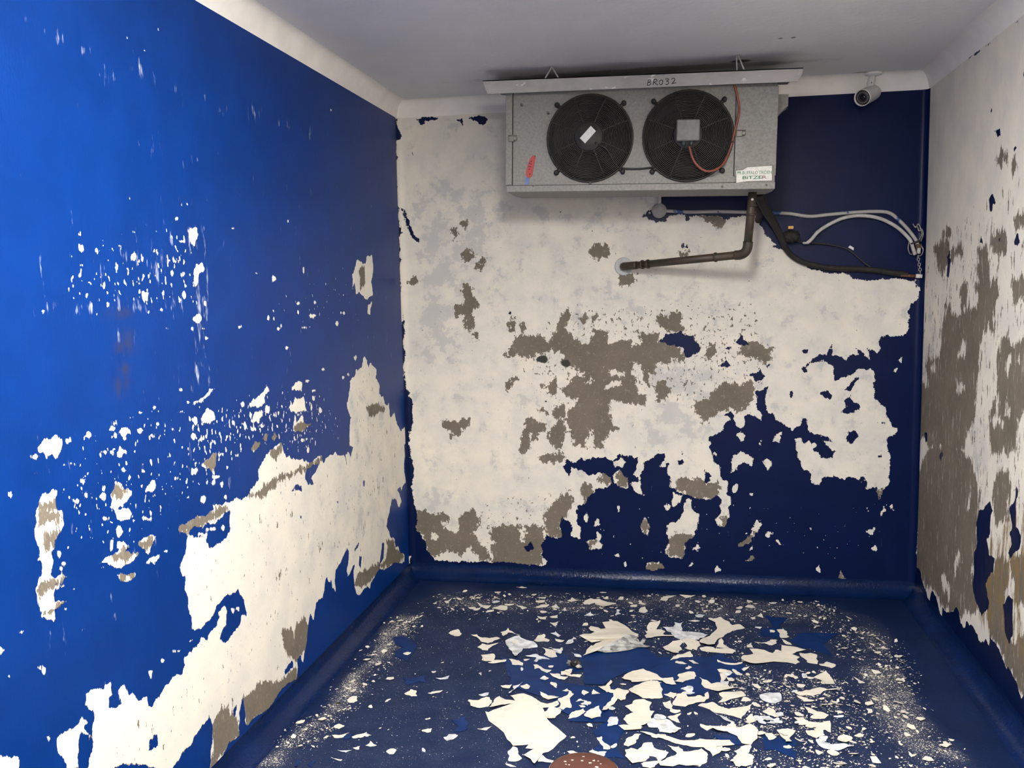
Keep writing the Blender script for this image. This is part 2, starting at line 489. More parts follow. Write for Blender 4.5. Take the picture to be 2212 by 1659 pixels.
# blue left standing inside the peeled area
for k, pts in [
    ('D', [(1220, 130), (1300, 120), (1380, 90), (1440, 20), (1480, 10), (1475, 140), (1450, 180), (1390, 220), (1350, 250), (1315, 210), (1330, 150), (1240, 180), (1200, 150)]),
    ('C', [(755, 1530), (790, 1480), (830, 1490), (835, 1530), (800, 1520)]),
    ('C', [(870, 1370), (960, 1330), (930, 1400), (900, 1440), (940, 1470), (880, 1485), (860, 1440)]),
    ('E', [(632, 1060), (640, 1030), (690, 980), (690, 1010), (650, 1055)]), ('E', [(300, 1290), (330, 1260), (330, 1280), (315, 1330)]),
    ('E', [(1262, 220), (1277, 220), (1275, 290), (1245, 370), (1255, 290)]), ('E', [(1117, 300), (1133, 300), (1127, 380), (1114, 360)]),
    ('E', [(1085, 260), (1115, 210), (1110, 240), (1090, 270)]), ('D', [(955, 1550), (955, 1480), (972, 1480), (978, 1520), (985, 1450), (1005, 1450), (1003, 1530), (975, 1545)]),
    ('C', [(1278, 1455), (1288, 1455), (1285, 1500), (1276, 1490)]), ('C', [(675, 1540), (688, 1535), (686, 1550)]),
    ('C', [(1085, 1605), (1098, 1600), (1095, 1618)]), ('E', [(735, 40), (748, 40), (746, 62), (737, 60)])]:
    L.op('exposed', tr(ul, k, pts, 0.14, 2, int(pts[0][0])), add=False)
for d in [('D', 1430, 690, 16, 20), ('D', 1490, 650, 12, 18), ('D', 1525, 640, 10, 14), ('D', 1350, 130, 30, 12), ('D', 1430, 120, 12, 18), ('D', 1400, 60, 20, 10), ('D', 1280, 160, 20, 14)]:
    s += 1
    L.op('exposed', ell(ul, *d, s))
# bare plaster on the left wall
for k, pts in [
    ('C', [(470, 1560), (560, 1500), (640, 1450), (730, 1405), (770, 1400), (760, 1425), (640, 1500), (530, 1555)]),
    ('C', [(790, 1395), (820, 1360), (900, 1320), (980, 1285), (960, 1330), (860, 1380)]),
    ('C', [(1300, 930), (1340, 910), (1430, 940), (1400, 960), (1320, 985)]), ('C', [(610, 1260), (660, 1220), (690, 1190), (685, 1230), (640, 1290)]),
    ('C', [(785, 1075), (850, 1040), (890, 1055), (835, 1100), (795, 1105)]), ('C', [(475, 1215), (500, 1180), (540, 1190), (500, 1240)]),
    ('C', [(555, 1150), (590, 1120), (590, 1165), (560, 1170)]), ('C', [(620, 1160), (640, 1110), (660, 1140), (640, 1165)]),
    ('C', [(120, 1330), (160, 1300), (230, 1260), (215, 1340), (190, 1380), (150, 1345)]),
    ('E', [(700, 830), (720, 740), (770, 700), (790, 780), (770, 900), (720, 960), (640, 880), (620, 790), (680, 760)]),
    ('E', [(1090, 480), (1110, 420), (1180, 390), (1250, 350), (1290, 320), (1300, 250), (1290, 210), (1340, 200), (1350, 260), (1400, 300), (1300, 370), (1200, 440), (1130, 500)]),
    ('E', [(170, 1640), (170, 1400), (230, 1290), (330, 1330), (345, 1440)]), ('E', [(370, 1200), (430, 1180), (560, 1120), (640, 1080), (715, 1030), (720, 1085), (560, 1245), (400, 1380)]),
    ('D', [(1145, 130), (1190, 90), (1300, 30), (1400, 0), (1470, 0), (1420, 30), (1300, 90), (1190, 140)]),
    ('D', [(260, 80), (270, 20), (390, 10), (400, 70), (330, 70)]), ('D', [(280, 220), (290, 170), (370, 160), (340, 200), (300, 250)]),
    ('D', [(250, 520), (270, 470), (430, 440), (350, 490), (270, 540)]), ('D', [(280, 670), (350, 630), (420, 590), (360, 650)]),
    ('B', [(800, 1545), (830, 1490), (900, 1530), (860, 1590)]), ('B', [(290, 1640), (400, 1590), (470, 1620), (460, 1659)]),
    ('D', [(720, 300), (800, 275), (880, 285), (800, 320)]), ('A', [(1905, 1440), (1935, 1420), (1940, 1500), (1915, 1530)]),
    ('D', [(780, 410), (870, 400), (840, 430), (790, 440)]), ('D', [(900, 220), (950, 190), (970, 220), (930, 250)])]:
    L.op('brown', tr(ul, k, pts, 0.12, 2, int(pts[0][1])))
# densities
L.soft('chip', [ul(*p) for p in zp('X', [(230, 860), (400, 830), (560, 820), (700, 810), (750, 900), (740, 980), (560, 1000), (430, 1110), (300, 1230), (120, 1240), (90, 1050), (110, 950)])], 0.69, 0.12)
L.soft('chip', [ul(*p) for p in zp('X', [(380, 850), (680, 830), (700, 1000), (540, 980), (470, 1060), (400, 1080)])], 0.80, 0.10)
L.soft('chip', [ul(*p) for p in zp('X', [(160, 500), (420, 440), (450, 700), (80, 700), (60, 640)])], 0.74, 0.10)
L.soft('chip', [ul(*p) for p in zp('X', [(560, 600), (760, 560), (800, 720), (520, 720)])], 0.60, 0.10)
L.soft('scuff', [ul(*p) for p in zp('X', [(15, 10), (160, 60), (400, 170), (600, 240), (720, 270), (690, 310), (450, 260), (250, 190), (90, 110)])], 0.84, 0.10)
L.soft('scuff', [ul(*p) for p in zp('X', [(395, 480), (450, 450), (460, 840), (420, 840)])], 0.80, 0.04)
L.soft('scuff', [ul(*p) for p in zp('X', [(60, 640), (440, 640), (440, 690), (60, 690)])], 0.92, 0.05)
L.soft('scuff', [ul(*p) for p in zp('X', [(200, 520), (380, 480), (400, 640), (180, 640)])], 0.84, 0.10)
L.soft('scuff', [ul(*p) for p in zp('X', [(0, 20), (860, 280), (860, 1100), (0, 1600)])], 0.44, 0.10)
for x, y, rx, ry in [(258, 676, 22, 12), (262, 750, 12, 16), (268, 795, 10, 18), (264, 835, 14, 22), (275, 740, 16, 26)]:
    u, v = ul(x, y)
    u2, v2 = ul(x + rx, y - ry)
    L.blob('stain', u, v, abs(u2 - u), abs(v2 - v), 0.95)
for x, y, rx, ry, a in [(470, 1600, 60, 60, .55), (560, 1530, 50, 40, .5), (640, 1470, 30, 40, .5), (560, 1280, 20, 24, .35), (100, 1110, 30, 24, .3), (100, 1270, 24, 20, .3)]:
    u, v = ul(x, y)
    u2, v2 = ul(x + rx, y - ry)
    L.blob('stain', u, v, abs(u2 - u), abs(v2 - v), a)
L.soft('speck', [ul(*p) for p in main[::2]], 0.72, 0.05)
for x, y, rx, ry in [(605, 1240, 30, 50), (690, 1180, 22, 40), (640, 1380, 30, 60), (700, 1330, 14, 40), (560, 1500, 60, 50), (820, 1040, 30, 60)]:
    u, v = ul(x, y)
    u2, v2 = ul(x + rx, y - ry)
    L.blob('speck', u, v, abs(u2 - u), abs(v2 - v), 1.0)
L.soft('grey', [ul(*p) for p in zp('X', [(740, 800), (850, 850), (870, 1150), (660, 1250), (650, 1050), (740, 960)])], 0.62, 0.10)
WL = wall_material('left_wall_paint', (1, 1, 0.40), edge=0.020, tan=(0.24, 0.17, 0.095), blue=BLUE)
P = np.stack([np.zeros_like(L.U), -L.U, L.V], -1)
link('wall_left', grid_mesh('wall_left', P, L.f), WL, kind='structure')

# ---- back wall -------------------------------------------------------------
us = np.concatenate([np.linspace(0, RF, 7)[:-1], np.linspace(RF, W - RF, 430), np.linspace(W - RF, W, 7)[1:]])
vs = np.linspace(RC, H, 400)
B = Field(us, vs)
ub = uv_back
for nm in NAMES:
    B.new(nm, {'exposed': 0.06, 'brown': -0.06}.get(nm, 0.0))
# blue coat that remains
low = (zp('F', [(140, 1650), (150, 1330), (165, 1360), (190, 1380), (210, 1420), (215, 1470), (260, 1520), (300, 1530), (400, 1535), (430, 1528), (540, 1530), (600, 1545), (760, 1545), (830, 1550), (905, 1550), (915, 1530), (885, 1500), (890, 1470), (880, 1440), (910, 1380), (970, 1405), (1000, 1390), (995, 1350), (985, 1320), (1000, 1270), (1020, 1290), (1050, 1300), (1055, 1385), (1105, 1400), (1110, 1340), (1085, 1290), (1090, 1210), (1130, 1200), (1150, 1160), (1180, 1140), (1200, 1110), (1260, 1105), (1290, 1085), (1280, 1050), (1240, 1020), (1190, 1030), (1150, 1030), (1100, 1005), (1060, 990), (1040, 1050), (1020, 1000)])
       + zp('G', [(35, 980), (60, 970), (50, 925), (90, 960), (115, 960), (150, 930), (165, 950), (210, 935), (290, 930), (320, 945), (350, 935), (370, 910), (400, 925), (470, 935), (480, 930), (475, 960), (470, 1000), (450, 1030), (490, 1060), (505, 1010), (510, 960), (550, 940), (590, 915), (625, 905), (630, 950), (655, 970), (650, 1020), (670, 1060), (660, 1100), (700, 1125), (790, 1160), (900, 1175), (930, 1150), (960, 1180), (955, 1250), (925, 1290), (950, 1330), (975, 1335), (1005, 1260), (1000, 1220), (1020, 1170), (990, 1140), (1000, 1090), (990, 1070), (955, 1040), (950, 985), (920, 960), (910, 930), (900, 900), (895, 850), (880, 820), (930, 800), (970, 770), (975, 730), (1010, 720), (1010, 700), (970, 685), (1010, 665), (1035, 690), (1040, 745), (1080, 765), (1090, 690), (1130, 680), (1190, 720), (1195, 690), (1165, 660), (1150, 545), (1225, 525)])
       + zp('H', [(130, 640), (310, 520), (345, 490), (380, 460), (420, 470), (435, 420), (445, 410), (440, 465), (510, 490), (535, 460), (570, 465), (560, 430), (575, 440), (610, 470), (625, 500), (620, 460), (610, 430), (660, 455), (680, 430), (665, 400), (680, 375), (740, 375), (800, 360), (810, 300), (815, 240), (850, 200), (855, 140), (835, 105), (1000, 100), (1000, 1900)])
       + [(1000, 1420)])
B.op('exposed', jag([ub(*p) for p in low], 0.12, 2, 5), add=False)
# cream inside it
creams = [
    ('H', [(130, 630), (130, 740), (155, 745), (165, 780), (200, 790), (210, 800), (250, 830), (290, 805), (295, 770), (325, 780), (330, 830), (375, 850), (430, 865), (445, 885), (400, 880), (460, 930), (440, 960), (390, 965), (375, 940), (350, 920), (370, 900), (330, 880), (305, 890), (295, 865), (265, 870), (275, 930), (290, 980), (310, 1020), (335, 1030), (340, 1080), (375, 1095), (400, 1055), (500, 1070), (510, 1050), (560, 1060), (580, 1085), (605, 1060), (610, 1110), (650, 1100), (660, 1130), (670, 1180), (690, 1120), (715, 1090), (720, 1010), (730, 950), (710, 920), (700, 870), (740, 850), (755, 820), (720, 780), (700, 720), (670, 690), (650, 680), (645, 540), (570, 530), (560, 550), (460, 590), (450, 530), (420, 500), (370, 495), (320, 520), (310, 555), (300, 500), (130, 560)]),
    ('G', [(335, 960), (380, 930), (405, 960), (390, 985), (345, 990)]), ('G', [(335, 1030), (370, 1005), (415, 1050), (420, 1110), (380, 1110), (345, 1080)]),
    ('G', [(430, 1070), (490, 1070), (510, 1150), (480, 1140), (450, 1110)]), ('G', [(590, 980), (630, 950), (640, 980), (600, 990)]),
    ('G', [(680, 1130), (740, 1150), (720, 1190), (680, 1220), (670, 1180)]), ('G', [(630, 1220), (645, 1195), (665, 1220), (645, 1238)]),
    ('G', [(645, 1320), (710, 1300), (740, 1240), (760, 1170), (790, 1180), (790, 1230), (830, 1260), (820, 1340), (790, 1400), (750, 1430), (740, 1510), (700, 1515), (640, 1490), (655, 1420), (640, 1370)]),
    ('G', [(485, 1330), (515, 1270), (545, 1330), (530, 1380)]), ('G', [(785, 1460), (825, 1420), (830, 1480)]),
    ('G', [(1025, 920), (1080, 895), (1150, 940), (1130, 980), (1080, 960), (1050, 990), (1010, 1020), (1020, 960)]),
    ('G', [(1200, 960), (1220, 930), (1260, 970), (1225, 1015)]), ('G', [(1240, 840), (1280, 790), (1305, 785), (1300, 845)]),
    ('G', [(1175, 850), (1190, 830), (1185, 890)]), ('G', [(1045, 795), (1085, 790), (1095, 830), (1080, 840)]), ('G', [(915, 910), (935, 905), (930, 925)]),
    ('G', [(1030, 1090), (1055, 1090), (1050, 1130), (1030, 1140)]), ('G', [(1120, 1390), (1150, 1330), (1160, 1280), (1195, 1320), (1170, 1350), (1130, 1420), (1055, 1450), (1060, 1430)]),
    ('G', [(1205, 1385), (1240, 1355), (1260, 1370), (1225, 1395)]), ('G', [(1270, 1410), (1290, 1400), (1300, 1440)]), ('G', [(1095, 1530), (1130, 1500), (1150, 1515), (1120, 1535)]),
    ('G', [(1120, 1470), (1140, 1445), (1135, 1470)]), ('G', [(515, 1560), (540, 1540), (600, 1535), (630, 1570), (570, 1585), (520, 1580)]),
    ('G', [(175, 1420), (240, 1410), (280, 1440), (200, 1465)]), ('G', [(235, 1390), (240, 1350), (265, 1390), (255, 1415)]), ('G', [(230, 1330), (240, 1280), (258, 1320)]),
    ('G', [(92, 1330), (140, 1330), (145, 1400), (110, 1385), (100, 1360)]), ('G', [(395, 1540), (410, 1525), (420, 1570), (400, 1560)]),
    ('G', [(915, 1590), (935, 1560), (958, 1585), (930, 1600)]), ('G', [(340, 1500), (365, 1485), (370, 1505)]), ('G', [(770, 1560), (790, 1530), (795, 1550)]),
    ('H', [(465, 1545), (485, 1505), (510, 1550)]), ('H', [(615, 1220), (612, 1205), (625, 1225)]), ('H', [(675, 1230), (695, 1190), (700, 1215), (680, 1245)]),
    ('H', [(720, 1200), (735, 1185), (740, 1215)]), ('H', [(635, 1400), (650, 1385), (655, 1415)]), ('H', [(610, 1320), (650, 1300), (640, 1335)]),
    ('H', [(760, 490), (775, 475), (782, 500)]), ('H', [(735, 540), (755, 530), (750, 545)]), ('H', [(365, 1500), (380, 1480), (385, 1515)]),
    ('H', [(485, 1300), (505, 1285), (500, 1310)]), ('H', [(330, 1300), (345, 1290), (340, 1306)]), ('H', [(170, 1370), (190, 1350), (190, 1385)]),
    ('G', [(355, 1250), (360, 1210), (372, 1215), (365, 1245)]), ('G', [(165, 1290), (172, 1235), (186, 1280), (180, 1310)]), ('G', [(1120, 1142), (1140, 1140), (1135, 1147)])]
for k, pts in creams:
    B.op('exposed', tr(ub, k, pts, 0.14, 2, int(pts[0][0] + pts[0][1])))
# blue: under the cooler, right-hand panel, corner strip, islands
blues = [
    ('X', [(1630, 160), (1760, 160), (1900, 155), (1960, 150), (1998, 150), (2120, 150), (2120, 300), (2120, 450), (2120, 610), (1985, 608), (1960, 606), (1930, 602), (1830, 592), (1800, 590), (1745, 578), (1735, 568), (1715, 555), (1695, 540), (1670, 534), (1678, 528), (1655, 510), (1645, 490), (1638, 468), (1640, 460), (1600, 460)]),
    ('V', [(670, 120), (1830, 120), (2000, 140), (2100, 60), (2200, 200), (1900, 400), (1800, 420), (1740, 400), (1680, 415), (1600, 430), (1510, 460), (1490, 430), (1440, 410), (1330, 400), (1200, 395), (1040, 410), (1020, 480), (985, 460), (985, 400), (940, 390), (840, 400), (770, 410), (730, 490), (600, 490), (540, 460), (400, 420), (500, 340), (560, 350), (600, 280), (640, 200)]),
    ('G', [(595, 265), (640, 215), (725, 200), (745, 230), (800, 230), (810, 260), (845, 300), (800, 340), (760, 360), (740, 320), (730, 300), (660, 280)]),
    ('G', [(1040, 260), (1075, 215), (1080, 250), (1120, 270), (1110, 285), (1060, 280)]), ('G', [(980, 300), (1010, 290), (1010, 315)]),
    ('G', [(940, 400), (985, 370), (1015, 400), (990, 415)]), ('G', [(1085, 460), (1160, 440), (1185, 420), (1210, 460), (1170, 490), (1190, 505), (1150, 490), (1140, 460)]),
    ('G', [(1210, 410), (1240, 390), (1230, 408)]), ('G', [(715, 900), (728, 890), (732, 915)]), ('G', [(708, 950), (740, 945), (735, 970), (712, 972)]),
    ('G', [(855, 1000), (880, 1020), (900, 1040), (890, 1070), (860, 1080)]), ('F', [(780, 1450), (820, 1420), (835, 1460), (810, 1480)]),
    ('H', [(385, 650), (420, 635), (445, 660), (430, 675), (400, 670)]), ('H', [(500, 680), (530, 660), (545, 690), (580, 710), (550, 740), (490, 740), (510, 710)]),
    ('H', [(505, 630), (560, 570), (570, 580), (530, 640)]), ('H', [(235, 640), (250, 635), (245, 680), (235, 665)]),
    ('H', [(500, 840), (560, 825), (570, 860), (550, 880), (530, 900), (515, 880), (520, 850)]), ('H', [(660, 955), (682, 950), (675, 972)]),
    ('H', [(680, 795), (702, 780), (695, 803)]), ('H', [(580, 1050), (605, 1040), (600, 1075), (580, 1080)]), ('H', [(300, 440), (330, 435), (325, 455), (305, 452)]),
    ('I', [(190, 190), (350, 182), (350, 190), (260, 200), (258, 228), (225, 228), (215, 200)]), ('I', [(485, 190), (525, 185), (530, 235), (510, 215)]),
    ('I', [(575, 180), (710, 180), (705, 205), (690, 230), (650, 230), (625, 200), (580, 188)]),
    ('W', [(240, 1095), (290, 1150), (320, 1230), (345, 1320), (380, 1400), (435, 1440), (425, 1490), (390, 1450), (340, 1390), (300, 1310), (275, 1220), (262, 1160)]),
    ('W', [(348, 490), (356, 490), (382, 545), (374, 548)]), ('I', [(858, 1590), (868, 1565), (875, 1592)]), ('I', [(217, 1465), (230, 1463), (232, 1475)]),
    ('V', [(930, 830), (945, 770), (975, 780), (960, 810), (1010, 800), (1015, 830)]), ('F', [(895, 605), (912, 605), (905, 615)]),
    ('H', [(845, 100), (900, 90), (900, 300), (868, 290), (855, 220), (858, 140)])]
for k, pts in blues:
    B.op('exposed', tr(ub, k, pts, 0.12, 2, int(pts[0][0] + pts[0][1])), add=False)
# blue strip climbing the left corner
strip = (zp('W', [(100, 130), (215, 135), (215, 250), (250, 330), (205, 375), (195, 530), (215, 560), (200, 620), (185, 700), (190, 860), (215, 870), (210, 980), (205, 1070), (245, 1100), (205, 1190), (225, 1240), (265, 1370), (230, 1430), (245, 1500), (230, 1600)])
         + zp('I', [(85, 1180), (105, 1195), (90, 1230), (100, 1390), (105, 1659)]) + zp('F', [(90, 100), (95, 280), (100, 370), (95, 440), (120, 560), (135, 600), (135, 700), (145, 730), (130, 780), (128, 830), (120, 840), (130, 900), (145, 1000), (135, 1080), (150, 1190), (160, 1240), (155, 1330), (150, 1500)])
         + [(700, 1200), (700, 250)])
B.op('exposed', jag([ub(*p) for p in strip], 0.10, 1, 8), add=False)
# bare plaster
browns = [
    ('F', [(660, 335), (720, 290), (740, 235), (830, 235), (900, 240), (925, 270), (980, 210), (1000, 120), (1020, 110), (1005, 205), (1060, 230), (1100, 300), (1100, 350), (960, 350), (940, 310), (870, 330), (780, 345), (740, 340), (690, 345)]),
    ('G', [(0, 290), (0, 215), (60, 205), (100, 235), (105, 280), (220, 285), (200, 245), (225, 230), (225, 200), (290, 195), (295, 260), (300, 290), (380, 260), (440, 255), (440, 290), (500, 280), (490, 240), (500, 215), (590, 215), (600, 270), (700, 300), (740, 340), (730, 365), (690, 350), (650, 380), (590, 370), (560, 450), (530, 440), (535, 510), (520, 480), (500, 400), (440, 380), (430, 430), (460, 470), (465, 510), (510, 580), (510, 620), (470, 625), (390, 610), (330, 590), (310, 620), (300, 640), (310, 700), (360, 770), (310, 780), (290, 820), (265, 870), (230, 870), (215, 770), (195, 780), (180, 870), (140, 850), (110, 860), (70, 740), (80, 660), (130, 620), (140, 580), (100, 590), (50, 570), (35, 540), (75, 525), (95, 480), (120, 470), (150, 440), (130, 410), (50, 400), (40, 350), (0, 320)]),
    ('F', [(880, 510), (960, 495), (960, 560), (940, 570), (920, 530)]), ('F', [(800, 715), (820, 705), (905, 740), (860, 790), (845, 830), (820, 835), (830, 790), (805, 800), (800, 890), (780, 910), (760, 890), (770, 770), (800, 760)]),
    ('F', [(960, 640), (1010, 630), (1020, 680), (990, 700), (1000, 740), (1020, 760), (1010, 820), (980, 890), (960, 860), (930, 830), (940, 770), (970, 740), (955, 680)]),
    ('F', [(860, 935), (1000, 910), (1010, 940), (960, 955), (880, 950)]), ('F', [(385, 60), (440, 50), (430, 0), (435, -60), (470, -60), (480, 0), (515, 60), (480, 90), (485, 180), (475, 200), (445, 170), (440, 110), (405, 90), (395, 115), (385, 90)]),
    ('F', [(485, 220), (505, 215), (505, 255)]), ('F', [(310, 740), (320, 715), (390, 730), (460, 710), (460, 740), (420, 760), (390, 800), (360, 820), (365, 780)]),
    ('F', [(715, 125), (730, 125), (722, 200), (705, 200)]), ('F', [(675, 540), (690, 500), (730, 465), (740, 470), (700, 520), (685, 550)]), ('F', [(860, 655), (890, 650), (915, 668), (880, 665)]),
    ('F', [(765, 160), (780, 155), (775, 200), (765, 195)]), ('F', [(1110, 120), (1130, 100), (1150, 120), (1130, 150)]), ('F', [(1175, 120), (1200, 110), (1205, 135), (1180, 138)]),
    ('G', [(790, 630), (830, 620), (900, 600), (905, 560), (950, 530), (960, 500), (1040, 500), (1060, 520), (1130, 500), (1145, 530), (1140, 600), (1100, 630), (1050, 660), (970, 650), (900, 690), (880, 720), (850, 730), (850, 690), (810, 660)]),
    ('G', [(870, 310), (900, 280), (930, 300), (920, 340), (880, 360)]), ('G', [(1060, 300), (1150, 260), (1200, 290), (1260, 300), (1230, 340), (1240, 370), (1190, 385), (1150, 340), (1060, 330)]),
    ('G', [(590, 500), (620, 490), (660, 540), (640, 590), (600, 605), (585, 560)]), ('G', [(680, 100), (715, 95), (720, 150), (740, 190), (690, 200), (600, 180), (590, 120)]),
    ('F', [(160, 1240), (330, 1260), (340, 1290), (290, 1310), (330, 1360), (400, 1370), (410, 1290), (440, 1250), (490, 1235), (530, 1290), (510, 1310), (480, 1370), (520, 1430), (590, 1520), (540, 1525), (500, 1480), (470, 1440), (420, 1490), (330, 1470), (250, 1500), (200, 1380), (160, 1340)]),
    ('F', [(600, 1340), (700, 1330), (750, 1325), (760, 1400), (790, 1440), (800, 1335), (880, 1335), (890, 1400), (880, 1540), (600, 1540), (600, 1440)]),
    ('F', [(905, 1250), (960, 1190), (1040, 1140), (1060, 1200), (1020, 1270), (990, 1290), (980, 1340), (1000, 1390), (920, 1380), (905, 1300)]),
    ('F', [(1120, 1160), (1130, 1090), (1170, 1090), (1180, 1140), (1140, 1190)]), ('F', [(1220, 1060), (1250, 1020), (1290, 1050), (1270, 1090)]),
    ('G', [(700, 1120), (710, 1060), (830, 1060), (870, 1090), (935, 1080), (935, 1140), (900, 1175), (790, 1160)]), ('G', [(345, 1040), (380, 1020), (415, 1060), (400, 1100), (360, 1090)]),
    ('G', [(650, 1420), (700, 1370), (760, 1370), (790, 1400), (750, 1430), (740, 1510), (650, 1490)]), ('G', [(1060, 1440), (1130, 1380), (1150, 1360), (1130, 1420)]),
    ('G', [(490, 1330), (515, 1290), (540, 1340), (525, 1370)]), ('G', [(180, 1425), (230, 1415), (200, 1460)]), ('G', [(515, 1560), (620, 1540), (630, 1575), (520, 1582)]),
    ('G', [(960, 1290), (980, 1270), (985, 1320), (970, 1330)]), ('G', [(1095, 1530), (1130, 1500), (1150, 1515), (1120, 1535)]), ('V', [(1190, 400), (1300, 400), (1500, 440), (1480, 520), (1380, 550), (1250, 460)]),
    ('H', [(650, 1130), (690, 1120), (672, 1175)]), ('H', [(465, 1545), (485, 1505), (510, 1550)]), ('V', [(140, 1200), (260, 1210), (330, 1180), (300, 1300), (220, 1310), (160, 1330)]),
    ('I', [(440, 985), (480, 980), (500, 1005), (470, 1020)]), ('I', [(525, 925), (555, 930), (550, 985)]), ('I', [(520, 1190), (560, 1130), (605, 1160), (580, 1205)]), ('I', [(625, 1245), (680, 1190), (660, 1260)]), ('I', [(150, 1360), (190, 1320), (220, 1345), (170, 1370)]), ('I', [(1235, 1659), (1240, 1600), (1290, 1560), (1300, 1620), (1260, 1659)]), ('V', [(910, 900), (1040, 880), (1000, 935), (940, 930)]),
    ('X', [(1275, 545), (1285, 528), (1310, 530), (1315, 550), (1295, 560)])]
for k, pts in browns:
    B.op('brown', tr(ub, k, pts, 0.12, 2, int(pts[0][0] + pts[0][1])))
for k, pts in [('G', [(110, 440), (160, 430), (170, 460), (130, 480)]), ('G', [(165, 500), (200, 450), (215, 480), (200, 520)]), ('G', [(250, 410), (280, 420), (270, 435)]),
               ('G', [(300, 440), (340, 420), (420, 430), (400, 460), (320, 470)]), ('G', [(280, 530), (320, 490), (380, 490), (380, 520), (290, 545)]), ('G', [(190, 605), (245, 600), (240, 620)]),
               ('F', [(490, 1370), (520, 1300), (560, 1330), (600, 1400), (630, 1440), (590, 1450), (530, 1420)]), ('F', [(230, 1390), (260, 1370), (290, 1400), (260, 1420)]), ('F', [(870, 330), (930, 300), (1000, 320), (1020, 360), (900, 400)])]:
    B.op('brown', tr(ub, k, pts, 0.12, 2, int(pts[0][0])), add=False)
# densities: residue, pits
X = lambda pts: [ub(*p) for p in pts]
B.soft('grey', X([(870, 380), (1090, 380), (1130, 480), (1100, 560), (1010, 700), (1000, 800), (880, 820), (880, 560)]), 0.88, 0.12)
B.soft('grey', X([(1100, 430), (1330, 430), (1420, 480), (1380, 520), (1150, 500)]), 0.80, 0.08)
B.soft('grey', X([(1130, 560), (1330, 590), (1560, 600), (1700, 560), (1720, 720), (1500, 720), (1130, 760)]), 0.70, 0.14)
B.soft('grey', X([(1380, 760), (1560, 760), (1560, 960), (1380, 980)]), 0.92, 0.10)
B.soft('grey', X([(890, 1040), (1000, 1050), (980, 1120), (900, 1120)]), 0.9, 0.06)
B.soft('grey', X([(870, 260), (2000, 200), (1960, 1250), (890, 1210)]), 0.60, 0.05)
B.soft('speck', X([(1200, 640), (1660, 620), (1690, 800), (1560, 900), (1180, 900), (1060, 760)]), 0.88, 0.12)
B.soft('speck', X([(870, 300), (1990, 560), (1960, 1250), (890, 1210)]), 0.62, 0.10)
B.soft('speck', X([(1000, 1080), (1240, 1040), (1240, 1230), (930, 1220)]), 0.82, 0.06)
B.soft('chip', X([(1250, 1080), (1960, 1050), (1950, 1240), (1200, 1230)]), 0.56, 0.10)
B.soft('scuff', X([(1250, 1040), (1960, 1050), (1950, 1240), (1200, 1230)]), 0.40, 0.10)
for x, y, rx, ry in [(1222, 785, 14, 9), (1172, 776, 18, 10)]:
    u, v = ub(x, y)
    B.blob('stain', u, v, rx / 430, ry / 430, 1.0)
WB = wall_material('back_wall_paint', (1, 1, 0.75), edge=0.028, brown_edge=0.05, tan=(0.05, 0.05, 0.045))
xx = B.U.copy()
px_ = xx.copy()
py_ = np.zeros_like(xx)
m = xx < RF
ph = (1 - xx[m] / RF) * math.pi / 2
px_[m] = RF - RF * np.sin(ph)
py_[m] = -(RF - RF * np.cos(ph))
m = xx > W - RF
ph = (1 - (W - xx[m]) / RF) * math.pi / 2
px_[m] = W - RF + RF * np.sin(ph)
py_[m] = -(RF - RF * np.cos(ph))
link('wall_back', grid_mesh('wall_back', np.stack([px_, py_, B.V], -1), B.f), WB, kind='structure')

